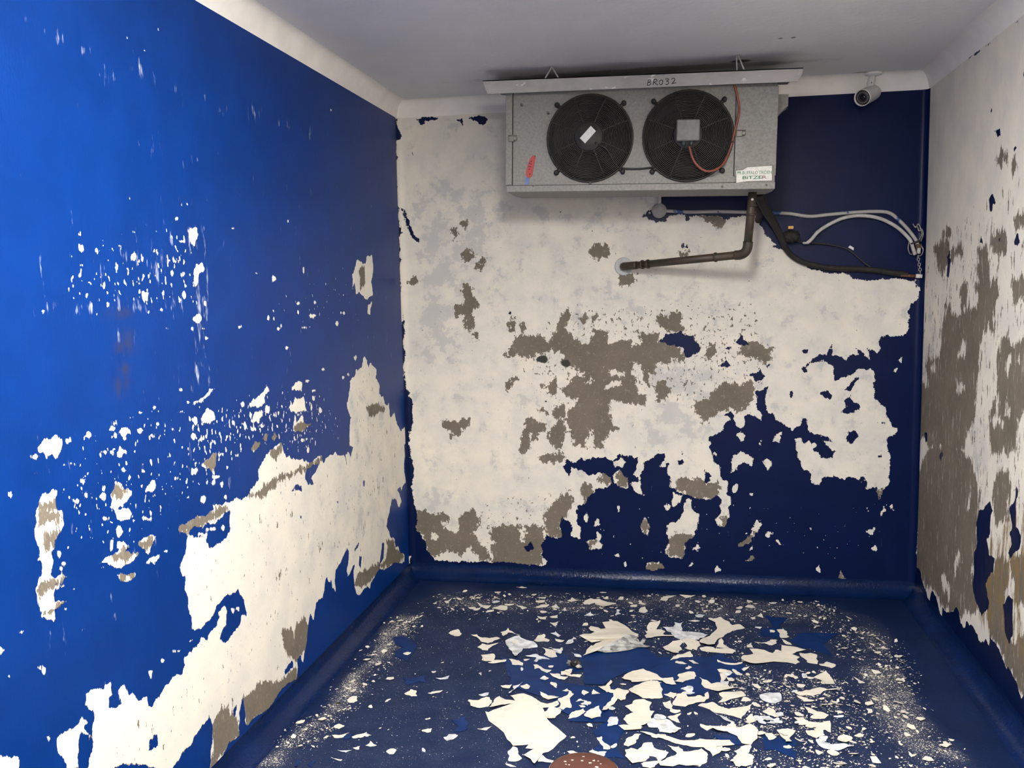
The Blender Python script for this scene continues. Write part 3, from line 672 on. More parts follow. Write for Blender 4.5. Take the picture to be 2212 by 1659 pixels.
# ---- right wall ------------------------------------------------------------
us = np.concatenate([np.arange(RF, 2.4, 0.006), np.arange(2.4, -YF + 0.05, 0.02)])
us[-1] = -YF
vs = np.linspace(RC, H, 380)
R = Field(us, vs)
ur = uv_right
for nm in NAMES:
    R.new(nm, {'exposed': 0.06, 'brown': -0.06}.get(nm, 0.0))
low = zp('L', [(60, 1200), (60, 560), (92, 550), (125, 600), (130, 640), (170, 780), (185, 690), (205, 720), (235, 850), (240, 780), (300, 815), (320, 780), (340, 870), (360, 900), (370, 860), (410, 890), (440, 970), (480, 960), (495, 1000), (500, 950), (540, 1000), (560, 1040), (590, 1120), (600, 1110), (650, 1200), (670, 1280), (690, 1250), (760, 1300), (780, 2400)])
R.op('exposed', jag([ur(*p) for p in low], 0.12, 2, 5), add=False)
for k, pts in [
    ('L', [(430, 220), (440, 260), (500, 210), (515, 260), (505, 280), (500, 380), (480, 420), (495, 500), (525, 520), (520, 590), (490, 620), (475, 660), (495, 760), (490, 800), (455, 840), (425, 760), (405, 660), (415, 480), (430, 430), (425, 330), (440, 270)]),
    ('L', [(640, 130), (655, 150), (640, 250), (640, 350), (670, 400), (660, 470), (610, 520), (600, 490), (620, 440), (605, 380), (620, 350), (600, 250), (635, 210)]),
    ('L', [(570, 770), (600, 720), (625, 740), (625, 930), (605, 980), (580, 910)]), ('J', [(752, 145), (765, 120), (770, 160)]),
    ('J', [(445, 380), (450, 372), (528, 318), (526, 328)]), ('J', [(552, 300), (555, 292), (612, 248), (610, 258)]), ('J', [(652, 218), (656, 208), (666, 210)]), ('J', [(672, 200), (684, 190), (684, 196)]),
    ('J', [(618, 840), (640, 835), (655, 815), (656, 870), (640, 875), (632, 850)]), ('J', [(740, 950), (752, 932), (763, 950), (745, 970)]),
    ('J', [(583, 1275), (595, 1245), (608, 1245), (625, 1300), (605, 1310), (602, 1350), (588, 1350)]), ('J', [(590, 715), (600, 690), (604, 710)]),
    ('J', [(522, 1550), (532, 1505), (545, 1570)]), ('J', [(742, 1550), (762, 1485), (780, 1550), (755, 1572)]), ('J', [(640, 1525), (655, 1520), (650, 1545)]),
    ('K', [(312, 160), (325, 145), (328, 120), (335, 120), (330, 170), (338, 185), (325, 290), (310, 295), (318, 220)]), ('K', [(168, 1290), (187, 1288), (188, 1340), (178, 1355)]),
    ('K', [(262, 1440), (280, 1395), (288, 1430), (275, 1475)]), ('K', [(740, 1659), (760, 1635), (765, 1659)]), ('J', [(800, 480), (806, 450), (820, 480), (806, 490)])]:
    R.op('exposed', tr(ur, k, pts, 0.10, 2, int(pts[0][0])), add=False)
# blue edge of the corner paint lapping on to this wall
R.op('exposed', jag([ur(*p) for p in zp('J', [(100, 560), (205, 560), (180, 640), (175, 740), (165, 850), (125, 860), (100, 700)])], 0.1, 1, 4), add=False)
R.op('exposed', jag([ur(*p) for p in zp('L', [(20, 380), (75, 400), (95, 470), (90, 560), (60, 700), (20, 700)])], 0.1, 1, 4), add=False)
for k, pts in [
    ('K', [(290, 620), (310, 500), (300, 470), (330, 470), (340, 530), (380, 560), (430, 500), (500, 480), (510, 400), (490, 350), (520, 330), (510, 200), (540, 130), (580, 200), (590, 300), (620, 320), (640, 400), (610, 500), (610, 640), (540, 640), (520, 720), (520, 900), (500, 1000), (480, 1200), (420, 1380), (300, 1420), (200, 1380), (130, 1300), (110, 1100), (130, 980), (200, 1000), (180, 860), (260, 800)]),
    ('K', [(660, 680), (830, 660), (830, 1150), (760, 1200), (760, 1400), (700, 1400), (600, 1420), (580, 1250), (590, 1150), (640, 1000), (640, 850)]),
    ('K', [(230, 100), (260, 100), (320, 70), (330, 150), (280, 280), (250, 180)]), ('K', [(400, 350), (440, 330), (430, 480), (405, 500)]), ('K', [(340, 130), (400, 80), (410, 140), (350, 180)]),
    ('K', [(600, 60), (660, 20), (680, 100), (620, 140)]), ('K', [(740, 330), (810, 290), (830, 400), (740, 460)]), ('K', [(505, 120), (560, 95), (570, 160), (520, 200)]),
    ('J', [(630, 1020), (660, 990), (660, 1060), (635, 1055)]), ('J', [(680, 1000), (700, 980), (700, 1040)]), ('J', [(735, 1040), (760, 1020), (765, 1070), (740, 1090)]), ('J', [(290, 1480), (340, 1470), (345, 1520), (290, 1520)]), ('J', [(740, 1400), (800, 1380), (830, 1460), (750, 1450)]), ('J', [(620, 1480), (700, 1460), (690, 1610), (650, 1620)]),
    ('L', [(70, 420), (90, 100), (130, 0), (400, 0), (440, 200), (415, 480), (400, 660), (440, 780), (330, 860), (240, 780), (130, 640), (95, 550)]),
    ('L', [(500, 600), (560, 500), (600, 560), (570, 760), (580, 900), (620, 980), (690, 900), (690, 1260), (640, 1180), (560, 1040), (500, 940), (480, 700)]),
    ('L', [(610, 520), (690, 500), (690, 800), (640, 760)]), ('L', [(520, 100), (600, 60), (600, 300), (540, 350)])]:
    R.op('brown', tr(ur, k, pts, 0.12, 2, int(pts[0][0])))
for k, pts in [('K', [(380, 800), (400, 730), (430, 710), (440, 810), (400, 820)]), ('K', [(370, 1030), (375, 950), (420, 935), (425, 1010), (400, 1040)]), ('K', [(590, 1210), (600, 1180), (630, 1170), (625, 1020), (640, 1015), (645, 1180), (690, 1220), (680, 1280), (640, 1250), (600, 1270)]),
               ('K', [(680, 890), (700, 800), (720, 800), (705, 890)]), ('K', [(755, 840), (775, 800), (785, 860)]), ('K', [(680, 1180), (700, 1090), (720, 1130), (710, 1200)]), ('K', [(210, 880), (235, 830), (255, 880), (230, 905)]),
               ('L', [(370, 260), (385, 120), (400, 120), (395, 260)]), ('L', [(230, 610), (260, 600), (280, 740), (250, 700)]), ('L', [(300, 560), (330, 430), (340, 500), (310, 620)])]:
    R.op('brown', tr(ur, k, pts, 0.12, 2, int(pts[0][0])), add=False)
X = lambda pts: [ur(*p) for p in pts]
R.soft('speck', X([(2040, 480), (2212, 300), (2260, 300), (2260, 1400), (1990, 1250), (1980, 700), (1990, 520)]), 0.84, 0.15)
R.soft('speck', X([(2140, 320), (2212, 300), (2260, 480), (2120, 520)]), 0.70, 0.15)
R.soft('grey', X([(1985, 640), (2100, 640), (2150, 1100), (2100, 1150), (1980, 1200)]), 0.75, 0.15)
R.soft('stain', X([(2130, 1130), (2180, 1050), (2260, 1050), (2260, 1550), (2150, 1400), (2080, 1320)]), 0.50, 0.12)
R.soft('stain', X([(2090, 1280), (2140, 1250), (2170, 1400), (2120, 1380)]), 0.55, 0.10)
# the same wear carried on along the unseen length of the wall
rw = random.Random(21)
R.op('exposed', jag([(1.72, 0.0), (1.72, 0.30), (2.0, 0.42), (2.5, 0.28), (3.1, 0.50), (3.6, 0.33), (4.4, 0.46), (5.2, 0.30), (6.2, 0.4), (6.2, 0.0)], 0.16, 3, 9), add=False)
for _ in range(26):
    cu, cv, a_, b_ = rw.uniform(1.75, 5.8), rw.uniform(0.5, 1.6), rw.uniform(0.05, 0.18), rw.uniform(0.08, 0.3)
    R.op('brown', jag([(cu + a_ * rw.uniform(.6, 1.2) * math.cos(t), cv + b_ * rw.uniform(.6, 1.2) * math.sin(t)) for t in [2 * math.pi * i / 9 for i in range(9)]], 0.15, 2, _))
R.soft('speck', [(1.6, 0.2), (6.0, 0.2), (6.0, 1.9), (1.6, 1.9)], 0.72, 0.2)
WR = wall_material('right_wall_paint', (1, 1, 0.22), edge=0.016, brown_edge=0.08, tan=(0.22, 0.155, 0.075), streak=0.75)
link('wall_right', grid_mesh('wall_right', np.stack([np.full_like(R.U, W), -R.U, R.V], -1), R.f), WR, kind='structure')

# ---- floor -----------------------------------------------------------------
us = np.linspace(0, W, 320)
vs = np.concatenate([np.arange(YF, -2.2, 0.06), np.arange(-2.2, 0.0, 0.008), [0.0]])
G = Field(us, vs)
for nm in ('dust', 'powder', 'clean'):
    G.new(nm, 0.0)
uf = lambda px, py: tuple(Fp(px, py))[:2]
X = lambda pts: [uf(*p) for p in pts]
DUST = [(950, 1282), (1100, 1275), (1400, 1282), (1600, 1292), (1760, 1300), (1860, 1325), (1925, 1360), (1925, 1420), (1965, 1470), (1985, 1510),
        (2015, 1550), (2060, 1590), (2110, 1640), (2160, 1720), (500, 1740), (555, 1640), (620, 1590), (690, 1540), (715, 1490),
        (770, 1440), (805, 1385), (850, 1330), (890, 1300)]
G.soft('dust', jag(X(DUST), 0.12, 2, 3), 1.0, 0.035)
for pts, a in [([(860, 1330), (905, 1330), (840, 1420), (780, 1470), (720, 1540), (640, 1600), (600, 1659), (540, 1659), (620, 1580), (700, 1530), (740, 1470), (800, 1400)], 0.85),
               ([(1850, 1440), (1960, 1430), (2000, 1560), (2100, 1640), (2000, 1640), (1900, 1560)], 0.7),
               ([(1880, 1340), (1960, 1400), (1940, 1440), (1860, 1400)], 0.5),
               ([(950, 1282), (1400, 1285), (1800, 1305), (1800, 1340), (1400, 1310), (950, 1310)], 0.45)]:
    G.soft('powder', jag(X(pts), 0.15, 2, 4), a, 0.05)
BLUE_SHEETS = [[(1400, 1440), (1560, 1410), (1600, 1460), (1520, 1500), (1400, 1500)], [(1080, 1420), (1200, 1410), (1260, 1450), (1150, 1480)],
            [(975, 1555), (1005, 1548), (1010, 1575), (980, 1582)], [(1650, 1330), (1700, 1335), (1690, 1380), (1640, 1375)], [(1720, 1370), (1810, 1370), (1800, 1420), (1730, 1400)],
            [(1280, 1580), (1340, 1560), (1350, 1640), (1280, 1620)], [(1650, 1590), (1720, 1600), (1720, 1640), (1650, 1620)], [(1540, 1590), (1590, 1580), (1600, 1610)],
            [(870, 1465), (920, 1460), (930, 1475), (880, 1480)], [(850, 1375), (880, 1378), (880, 1430), (855, 1420)], [(1100, 1450), (1250, 1480), (1330, 1480), (1340, 1560), (1230, 1560), (1150, 1500)]]
fm = NT('floor_paint')
v1 = fm.coords()
du, pw, cl = fm.attr('dust'), fm.attr('powder'), fm.attr('clean')
base = fm.mix(fm.step(fm.noise(v1, 4, 4), 0.3, 0.7), (0.004, 0.012, 0.045), (0.006, 0.016, 0.06))
dusty = fm.mix(fm.step(fm.noise(v1, 8, 5), 0.3, 0.75), (0.006, 0.014, 0.048), (0.015, 0.024, 0.062))
col = fm.mix(fm.mul(du, 0.85), base, dusty)
col = fm.mix(fm.mul(cl, 0.9), col, (0.012, 0.055, 0.26))
nz = fm.noise(v1, 150, 2, 0.6)
nm2 = fm.noise(v1, 9, 3, 0.6)
dens = fm.add(fm.mul(du, 0.17), fm.add(fm.mul(pw, 0.16), fm.mul(fm.mul(fm.sub(nm2, 0.5), du), 0.22)))
dens = fm.sub(dens, fm.mul(cl, 0.12))
spk = fm.step(fm.sub(nz, fm.sub(0.87, dens)), 0.0, 0.03)
col = fm.mix(fm.mul(spk, fm.mul(du, 0.85)), col, (0.66, 0.62, 0.52))
nz2 = fm.noise(v1, 420, 1, 0.5)
spk2 = fm.step(fm.sub(nz2, fm.sub(0.86, dens)), 0.0, 0.06)
col = fm.mix(fm.mul(spk2, fm.mul(fm.mx(du, 0.03), 0.45)), col, (0.6, 0.57, 0.5))
fm.bsdf(col, fm.add(fm.mul(du, 0.35), 0.42), bump=fm.noise(v1, 60, 2), dist=0.0012, spec=0.18)
link('floor', grid_mesh('floor', np.stack([G.U, G.V, np.zeros_like(G.U)], -1), G.f), fm.mat, kind='structure')


def strip_mesh(name, path):
    """path(t index) -> list of cross-section polylines, each a row of points"""
    P = np.array(path, float)
    return grid_mesh(name, P, {})


cm = NT('cove_paint')
v1 = cm.coords()
nb = cm.noise(v1, 7, 5)
c1 = cm.mix(cm.step(nb, 0.3, 0.7), (0.0022, 0.0095, 0.045), (0.003, 0.013, 0.062))
c1 = cm.mix(cm.mul(cm.step(cm.noise(v1, 45, 4), 0.66, 0.8), 0.10), c1, (0.35, 0.38, 0.42))
c1 = cm.mix(cm.step(cm.noise(v1, 170, 2), 0.80, 0.83), c1, (0.7, 0.67, 0.6))
cm.bsdf(c1, 0.13, bump=cm.noise(v1, 80, 3), dist=0.002, spec=0.16)
arc = [(RC - RC * math.sin(t), RC - RC * math.cos(t)) for t in np.linspace(0, math.pi / 2, 12)]   # (offset from wall, height)
yl = [YF + (0 - YF) * i / 60 for i in range(61)]
link('baseboard_left', strip_mesh('baseboard_left', [[(a, y, z) for a, z in arc] for y in yl]), cm.mat, kind='structure')
link('baseboard_right', strip_mesh('baseboard_right', [[(W - a, y, z) for a, z in arc] for y in yl]), cm.mat, kind='structure')
link('baseboard_back', strip_mesh('baseboard_back', [[(x, -a, z) for a, z in arc] for x in np.linspace(0, W, 40)]), cm.mat, kind='structure')

wm = NT('ceiling_paint')
v1 = wm.coords()
nb = wm.noise(v1, 2.2, 5, 0.55)
c1 = wm.mix(wm.step(nb, 0.25, 0.75), (0.76, 0.76, 0.77), (0.84, 0.83, 0.83))
tcn = wm.n('ShaderNodeTexCoord')


def smut(mt, col, x, y, rx, ry, amt, color=(0.06, 0.055, 0.05)):
    """a sooty stain with a shape of its own on the ceiling"""
    sep = mt.n('ShaderNodeSeparateXYZ')
    mt.t.links.new(tcn.outputs['Object'], sep.inputs[0])
    a = mt.math('POWER', mt.mul(mt.sub(sep.outputs[0], x), 1 / rx), 2)
    b = mt.math('POWER', mt.mul(mt.sub(sep.outputs[1], y), 1 / ry), 2)
    d = mt.math('SQRT', mt.add(a, b))
    d = mt.add(d, mt.mul(mt.sub(nz_, 0.5), 0.9))
    return mt.mix(mt.mul(mt.sub(1.0, mt.step(d, 0.55, 1.1)), amt), col, color)


nz_ = wm.noise(v1, 14, 5)
pc = on_plane(1385, 150, 2, HC)
c1 = smut(wm, c1, pc[0], pc[1] + 0.03, 0.80, 0.07, 0.55)
pc = on_plane(1602, 132, 2, HC)
c1 = smut(wm, c1, pc[0], pc[1], 0.05, 0.03, 0.9, (0.02, 0.02, 0.02))
pc = on_plane(1860, 160, 2, HC)
c1 = smut(wm, c1, pc[0], pc[1], 0.06, 0.05, 0.8, (0.10, 0.05, 0.04))
for q in ((1686, 83), (1714, 81)):
    pc = on_plane(*q, 2, HC)
    c1 = smut(wm, c1, pc[0], pc[1], 0.010, 0.012, 0.8)
ceil_mat = wm.bsdf(c1, 0.6, bump=wm.noise(v1, 40, 4), dist=0.0015)
link('ceiling', grid_mesh('ceiling', np.array([[(x, y, HC) for x in np.linspace(RT, W - RT, 3)] for y in (YF, -3.0, -RT)], float), {}), ceil_mat, kind='structure')
coving_mat = plain('coving_white_paint', (0.86, 0.82, 0.77), 0.55, var=0.05, scale=9, bump=0.0004)
arc = [(RT - RT * math.sin(t), H + (HC - H) * math.cos(t)) for t in np.linspace(0, math.pi / 2, 12)]
link('trim_1', strip_mesh('trim_1', [[(a, y, z) for a, z in arc] for y in yl]), coving_mat, kind='structure')
link('trim_2', strip_mesh('trim_2', [[(W - a, y, z) for a, z in arc] for y in yl]), coving_mat, kind='structure')
link('trim_3', strip_mesh('trim_3', [[(x, -a, z) for a, z in arc] for x in np.linspace(0, W, 40)]), coving_mat, kind='structure')
front_mat = plain('front_wall_paint', (0.74, 0.70, 0.63), 0.7, var=0.15, scale=4)
link('wall_front', grid_mesh('wall_front', np.array([[(x, YF, z) for x in (0, W)] for z in (0, HC)], float), {}), front_mat, kind='structure')


# ================================================================== mesh helpers
def add_box(bm, x0, x1, y0, y1, z0, z1, bev=0.0):
    vs_ = [bm.verts.new((x, y, z)) for x in (x0, x1) for y in (y0, y1) for z in (z0, z1)]
    fs = [(0, 1, 3, 2), (4, 6, 7, 5), (0, 4, 5, 1), (2, 3, 7, 6), (0, 2, 6, 4), (1, 5, 7, 3)]
    faces = [bm.faces.new([vs_[i] for i in f]) for f in fs]
    if bev:
        ed = {e for f in faces for e in f.edges}
        bmesh.ops.bevel(bm, geom=list(ed), offset=bev, segments=2, affect='EDGES', profile=0.5)


def frame_at(p, t, up=Vector((0, 0, 1))):
    t = t.normalized()
    if abs(t.dot(up)) > 0.98:
        up = Vector((1, 0, 0))
    a = t.cross(up).normalized()
    return a, t.cross(a).normalized()


def smooth_path(pts, n=8):
    P = [Vector(p) for p in pts]
    P = [P[0] * 2 - P[1]] + P + [P[-1] * 2 - P[-2]]
    out = []
    for i in range(1, len(P) - 2):
        for k in range(n):
            t = k / n
            a, b, c, d = P[i - 1], P[i], P[i + 1], P[i + 2]
            out.append(0.5 * (2 * b + (c - a) * t + (2 * a - 5 * b + 4 * c - d) * t * t + (3 * b - a - 3 * c + d) * t ** 3))
    out.append(P[-2])
    return out


def add_tube(bm, pts, r, seg=10, cap=True, closed=False):
    P = [Vector(p) for p in pts]
    n = len(P)
    rr = r if isinstance(r, (list, tuple)) else [r] * n
    rings = []
    a_prev = None
    for i in range(n):
        if closed:
            t = P[(i + 1) % n] - P[i - 1]
        else:
            t = P[min(i + 1, n - 1)] - P[max(i - 1, 0)]
        t.normalize()
        if a_prev is None:
            a, b = frame_at(P[i], t)
        else:
            a = (a_prev - t * a_prev.dot(t)).normalized()
            b = t.cross(a)
        a_prev = a
        rings.append([bm.verts.new(P[i] + (a * math.cos(q) + b * math.sin(q)) * rr[i]) for q in [2 * math.pi * k / seg for k in range(seg)]])
    for i in range(n if closed else n - 1):
        A, Bq = rings[i], rings[(i + 1) % n]
        for k in range(seg):
            f = bm.faces.new((A[k], A[(k + 1) % seg], Bq[(k + 1) % seg], Bq[k]))
            f.smooth = True
    if cap and not closed:
        bm.faces.new(rings[0][::-1])
        bm.faces.new(rings[-1])


def add_lathe(bm, prof, o, axis, seg=32, smooth=True):
    """prof: list of (radius, offset along axis)"""
    o = Vector(o)
    ax = Vector(axis).normalized()
    a, b = frame_at(o, ax)
    rings = []
    for r, h in prof:
        if r < 1e-6:
            rings.append([bm.verts.new(o + ax * h)])
        else:
            rings.append([bm.verts.new(o + ax * h + (a * math.cos(q) + b * math.sin(q)) * r) for q in [2 * math.pi * k / seg for k in range(seg)]])
    for A, Bq in zip(rings[:-1], rings[1:]):
        for k in range(seg):
            k2 = (k + 1) % seg
            if len(A) == 1 and len(Bq) == 1:
                continue
            if len(A) == 1:
                f = bm.faces.new((A[0], Bq[k2], Bq[k]))
            elif len(Bq) == 1:
                f = bm.faces.new((A[k], A[k2], Bq[0]))
            else:
                f = bm.faces.new((A[k], A[k2], Bq[k2], Bq[k]))
            f.smooth = smooth


def add_prism(bm, pts2, fn, d0, d1):
    """extrude a 2D outline: fn(x, y, d) -> Vector"""
    lo = [bm.verts.new(fn(x, y, d0)) for x, y in pts2]
    hi = [bm.verts.new(fn(x, y, d1)) for x, y in pts2]
    n = len(pts2)
    for t in tessellate_polygon([[Vector((x, y, 0)) for x, y in pts2]]):
        try:
            bm.faces.new([lo[i] for i in t])
            bm.faces.new([hi[i] for i in t][::-1])
        except ValueError:
            pass
    for i in range(n):
        bm.faces.new((lo[i], lo[(i + 1) % n], hi[(i + 1) % n], hi[i]))


def obj(name, bm, mat, parent=None, **kw):
    bmesh.ops.recalc_face_normals(bm, faces=bm.faces[:])
    me = bpy.data.meshes.new(name)
    bm.to_mesh(me)
    bm.free()
    o = link(name, me, mat, parent, **kw)
    return o


def thing(name, label, cat, loc=(0, 0, 0), group=None):
    o = bpy.data.objects.new(name, None)
    o.empty_display_size = 0.05
    COL.objects.link(o)
    o.location = loc
    o['label'] = label
    o['category'] = cat
    if group:
        o['group'] = group
    return o


def part(name, bm, mat, parent, **kw):
    """part given in world coordinates, parented without moving"""
    o = obj(name, bm, mat, None, **kw)
    o.parent = parent
    m_ = Matrix.Translation(parent.location) if parent.type == 'EMPTY' else Matrix.Identity(4)
    o.matrix_parent_inverse = m_.inverted()
    return o


def BM():
    return bmesh.new()


# ================================================================== ceiling battens (outside the frame; the one behind the camera is added fill)
white_metal = plain('white_enamel', (0.8, 0.8, 0.79), 0.4, var=0.03)
glow = emission('diffuser_glow', LAMP_COLOR, LAMP_POWER)


def batten(pos, hl, label):
    lx, ly, lz = pos
    lamp = thing('ceiling_light', label, 'light', (lx, ly, lz))
    bm = BM()
    add_box(bm, lx - 0.085, lx + 0.085, ly - hl, ly + hl, lz - 0.06, lz, 0.004)
    for y0 in (ly - hl, ly + hl - 0.02):
        add_box(bm, lx - 0.07, lx + 0.07, y0, y0 + 0.02, lz - 0.100, lz - 0.055, 0.003)
    part('reflector_housing', bm, white_metal, lamp)
    bm = BM()
    prof = [(-0.066, lz - 0.061), (-0.066, lz - 0.078), (-0.06, lz - 0.088), (0.06, lz - 0.088), (0.066, lz - 0.078), (0.066, lz - 0.061)]
    add_prism(bm, prof, lambda a, z, d: Vector((lx + a, ly + d, z)), -hl + 0.021, hl - 0.021)
    part('diffuser', bm, glow, lamp)


for p_, h_, l_ in LAMPS:
    batten(p_, h_, l_)

# ================================================================== cooler unit under the ceiling
YU = -0.50
bl, br = Bp(1097, 415, YU), Bp(1672, 408, YU)
ux = (br - bl).normalized()
uy = Vector((0, 1, 0))
uz = ux.cross(uy).normalized()
uy = uz.cross(ux)
UM = Matrix(((ux.x, uy.x, uz.x, bl.x), (ux.y, uy.y, uz.y, bl.y), (ux.z, uy.z, uz.z, bl.z), (0, 0, 0, 1)))
UI = UM.inverted()
UW = (br - bl).length
UD = 0.30


def LU(px, py, yl=0.0):
    """pixel -> the unit's own frame, on the plane yl behind (+) or before (-) its front"""
    p = UI @ Bp(px, py, YU + yl)
    return p


UH = LU(1385, 190).z
unit = thing('evaporator_unit', 'grey metal twin-fan cooling unit hung under the ceiling', 'cooling unit')
unit.matrix_world = UM

gm = NT('dull_galvanised_sheet')
v1 = gm.coords()
sp_ = gm.noise(v1, 90, 4, 0.65)
bg_ = gm.noise(v1, 6, 4)
c1 = gm.mix(gm.step(sp_, 0.3, 0.7), (0.22, 0.21, 0.195), (0.30, 0.29, 0.27))
c1 = gm.mix(gm.mul(gm.step(bg_, 0.45, 0.75), 0.45), c1, (0.22, 0.205, 0.19))
sheet = gm.bsdf(c1, 0.55, 0.15, bump=sp_, dist=0.0004)
rm = NT('rail_aluminium_paint_smears')
v1 = rm.coords((0.6, 1, 1))
s1 = rm.noise(v1, 9, 5, 0.6)
c1 = rm.mix(rm.step(s1, 0.3, 0.62), (0.36, 0.34, 0.325), (0.46, 0.44, 0.43))
c1 = rm.mix(rm.step(rm.noise(v1, 26, 4), 0.64, 0.70), c1, (0.72, 0.70, 0.68))
railm = rm.bsdf(c1, 0.5, 0.1)
black_plastic = plain('black_plastic', (0.018, 0.017, 0.015), 0.5, var=0.2)
guard_mat = plain('dusty_black_wire', (0.030, 0.028, 0.024), 0.55, var=0.2)
motor_mat = plain('dark_motor_grey', (0.022, 0.021, 0.019), 0.55, var=0.2)
dark_void = plain('dark_fan_duct', (0.012, 0.011, 0.010), 0.7)
white_label = plain('white_paper_label', (0.75, 0.75, 0.73), 0.5, var=0.08, scale=60)
marker_ink = plain('marker_ink', (0.012, 0.012, 0.016), 0.6)
screw_mat = plain('tarnished_screw', (0.20, 0.19, 0.17), 0.45, 0.4)

FANS = [(LU(1273, 297, -0.03), 0.186), (LU(1486, 292, -0.03), 0.190)]
# front sheet with the two fan openings
bm = BM()
outer = [Vector((0, 0.02, 0)), Vector((UW, 0.02, 0)), Vector((UW, UH, 0)), Vector((0, UH, 0))]
loops = [outer]
for c, r in FANS:
    loops.append([Vector((c.x + r * 0.96 * math.cos(a), c.z + r * 0.96 * math.sin(a), 0)) for a in [2 * math.pi * k / 48 for k in range(48)]])
flat = [p for lp in loops for p in lp]
vv_ = [bm.verts.new((p.x, 0, p.y)) for p in flat]
for t in tessellate_polygon(loops):
    bm.faces.new([vv_[i] for i in t])
obj('front_panel', bm, sheet, unit)
bm = BM()
vb = [bm.verts.new(p) for p in [(0, 0, 0.02), (UW, 0, 0.02), (UW, 0, UH), (0, 0, UH), (0, UD, 0.02), (UW, UD, 0.02), (UW, UD, UH), (0, UD, UH)]]
for f in [(0, 4, 7, 3), (1, 2, 6, 5), (3, 7, 6, 2), (0, 1, 5, 4), (4, 5, 6, 7)]:
    bm.faces.new([vb[i] for i in f])
obj('casing', bm, sheet, unit)
# drip tray with a clipped rear corner
bm = BM()
plan = [(-0.002, -0.012), (UW + 0.002, -0.012), (UW + 0.002, 0.12), (UW - 0.025, UD), (0.012, UD), (-0.002, 0.2)]
add_prism(bm, plan, lambda x, y, z: Vector((x, y, z)), 0.0, 0.026)
obj('drip_tray', bm, sheet, unit)
# left flange, access panel on the right
a0, a1 = LU(1093, 300).x, LU(1107, 300).x
bm = BM(); add_box(bm, a0, a1, -0.012, 0.05, 0.03, UH, 0.002); obj('side_flange', bm, sheet, unit)
s0 = LU(1588, 300).x
bm = BM(); add_box(bm, s0, UW + 0.004, -0.008, 0.0, 0.055, UH - 0.01, 0.002); obj('access_panel', bm, sheet, unit)
for px, py in ((1109, 301), (1600, 290)):
    p = LU(px, py)
    bm = BM()
    add_box(bm, p.x - 0.018, p.x + 0.006, -0.02, -0.008, p.z - 0.012, p.z + 0.012, 0.002)
    add_box(bm, p.x + 0.004, p.x + 0.018, -0.028, -0.006, p.z - 0.007, p.z + 0.007, 0.002)
    add_tube(bm, [(p.x - 0.02, -0.016, p.z + 0.014), (p.x + 0.02, -0.016, p.z + 0.014)], 0.0025, 6)
    obj('latch', bm, screw_mat, unit)
seam = plain('dark_seam', (0.03, 0.028, 0.025), 0.8)
fl1 = LU(1107, 300).x
for x0, x1, z0, z1 in ((fl1, fl1 + 0.0035, 0.03, UH), (s0 - 0.003, s0, 0.055, UH - 0.01), (fl1, s0, 0.026, 0.0295), (s0, UW, 0.0265, 0.030)):
    bm = BM(); add_box(bm, x0, x1, -0.0012, 0.0, z0, z1); obj('panel_seam', bm, seam, unit)
for px, py in ((1153, 402), (1275, 396), (1128, 227), (1655, 400), (1185, 245), (1560, 404)):
    p = LU(px, py)
    bm = BM(); add_lathe(bm, [(0, -0.016), (0.005, -0.015), (0.006, 0.0)], (p.x, 0, p.z), (0, 1, 0), 8); obj('rivet', bm, screw_mat, unit)
# side outlet stub behind the right end
p0, p1 = LU(1679, 206, 0.15), LU(1701, 236, 0.15)
bm = BM()
add_prism(bm, [(UW, p1.z - 0.05), (p1.x - 0.015, p1.z), (p1.x, p1.z + 0.01), (p1.x, p0.z), (UW, p0.z)], lambda x, z, y: Vector((x, y, z)), 0.13, 0.22)
obj('end_bracket', bm, sheet, unit)

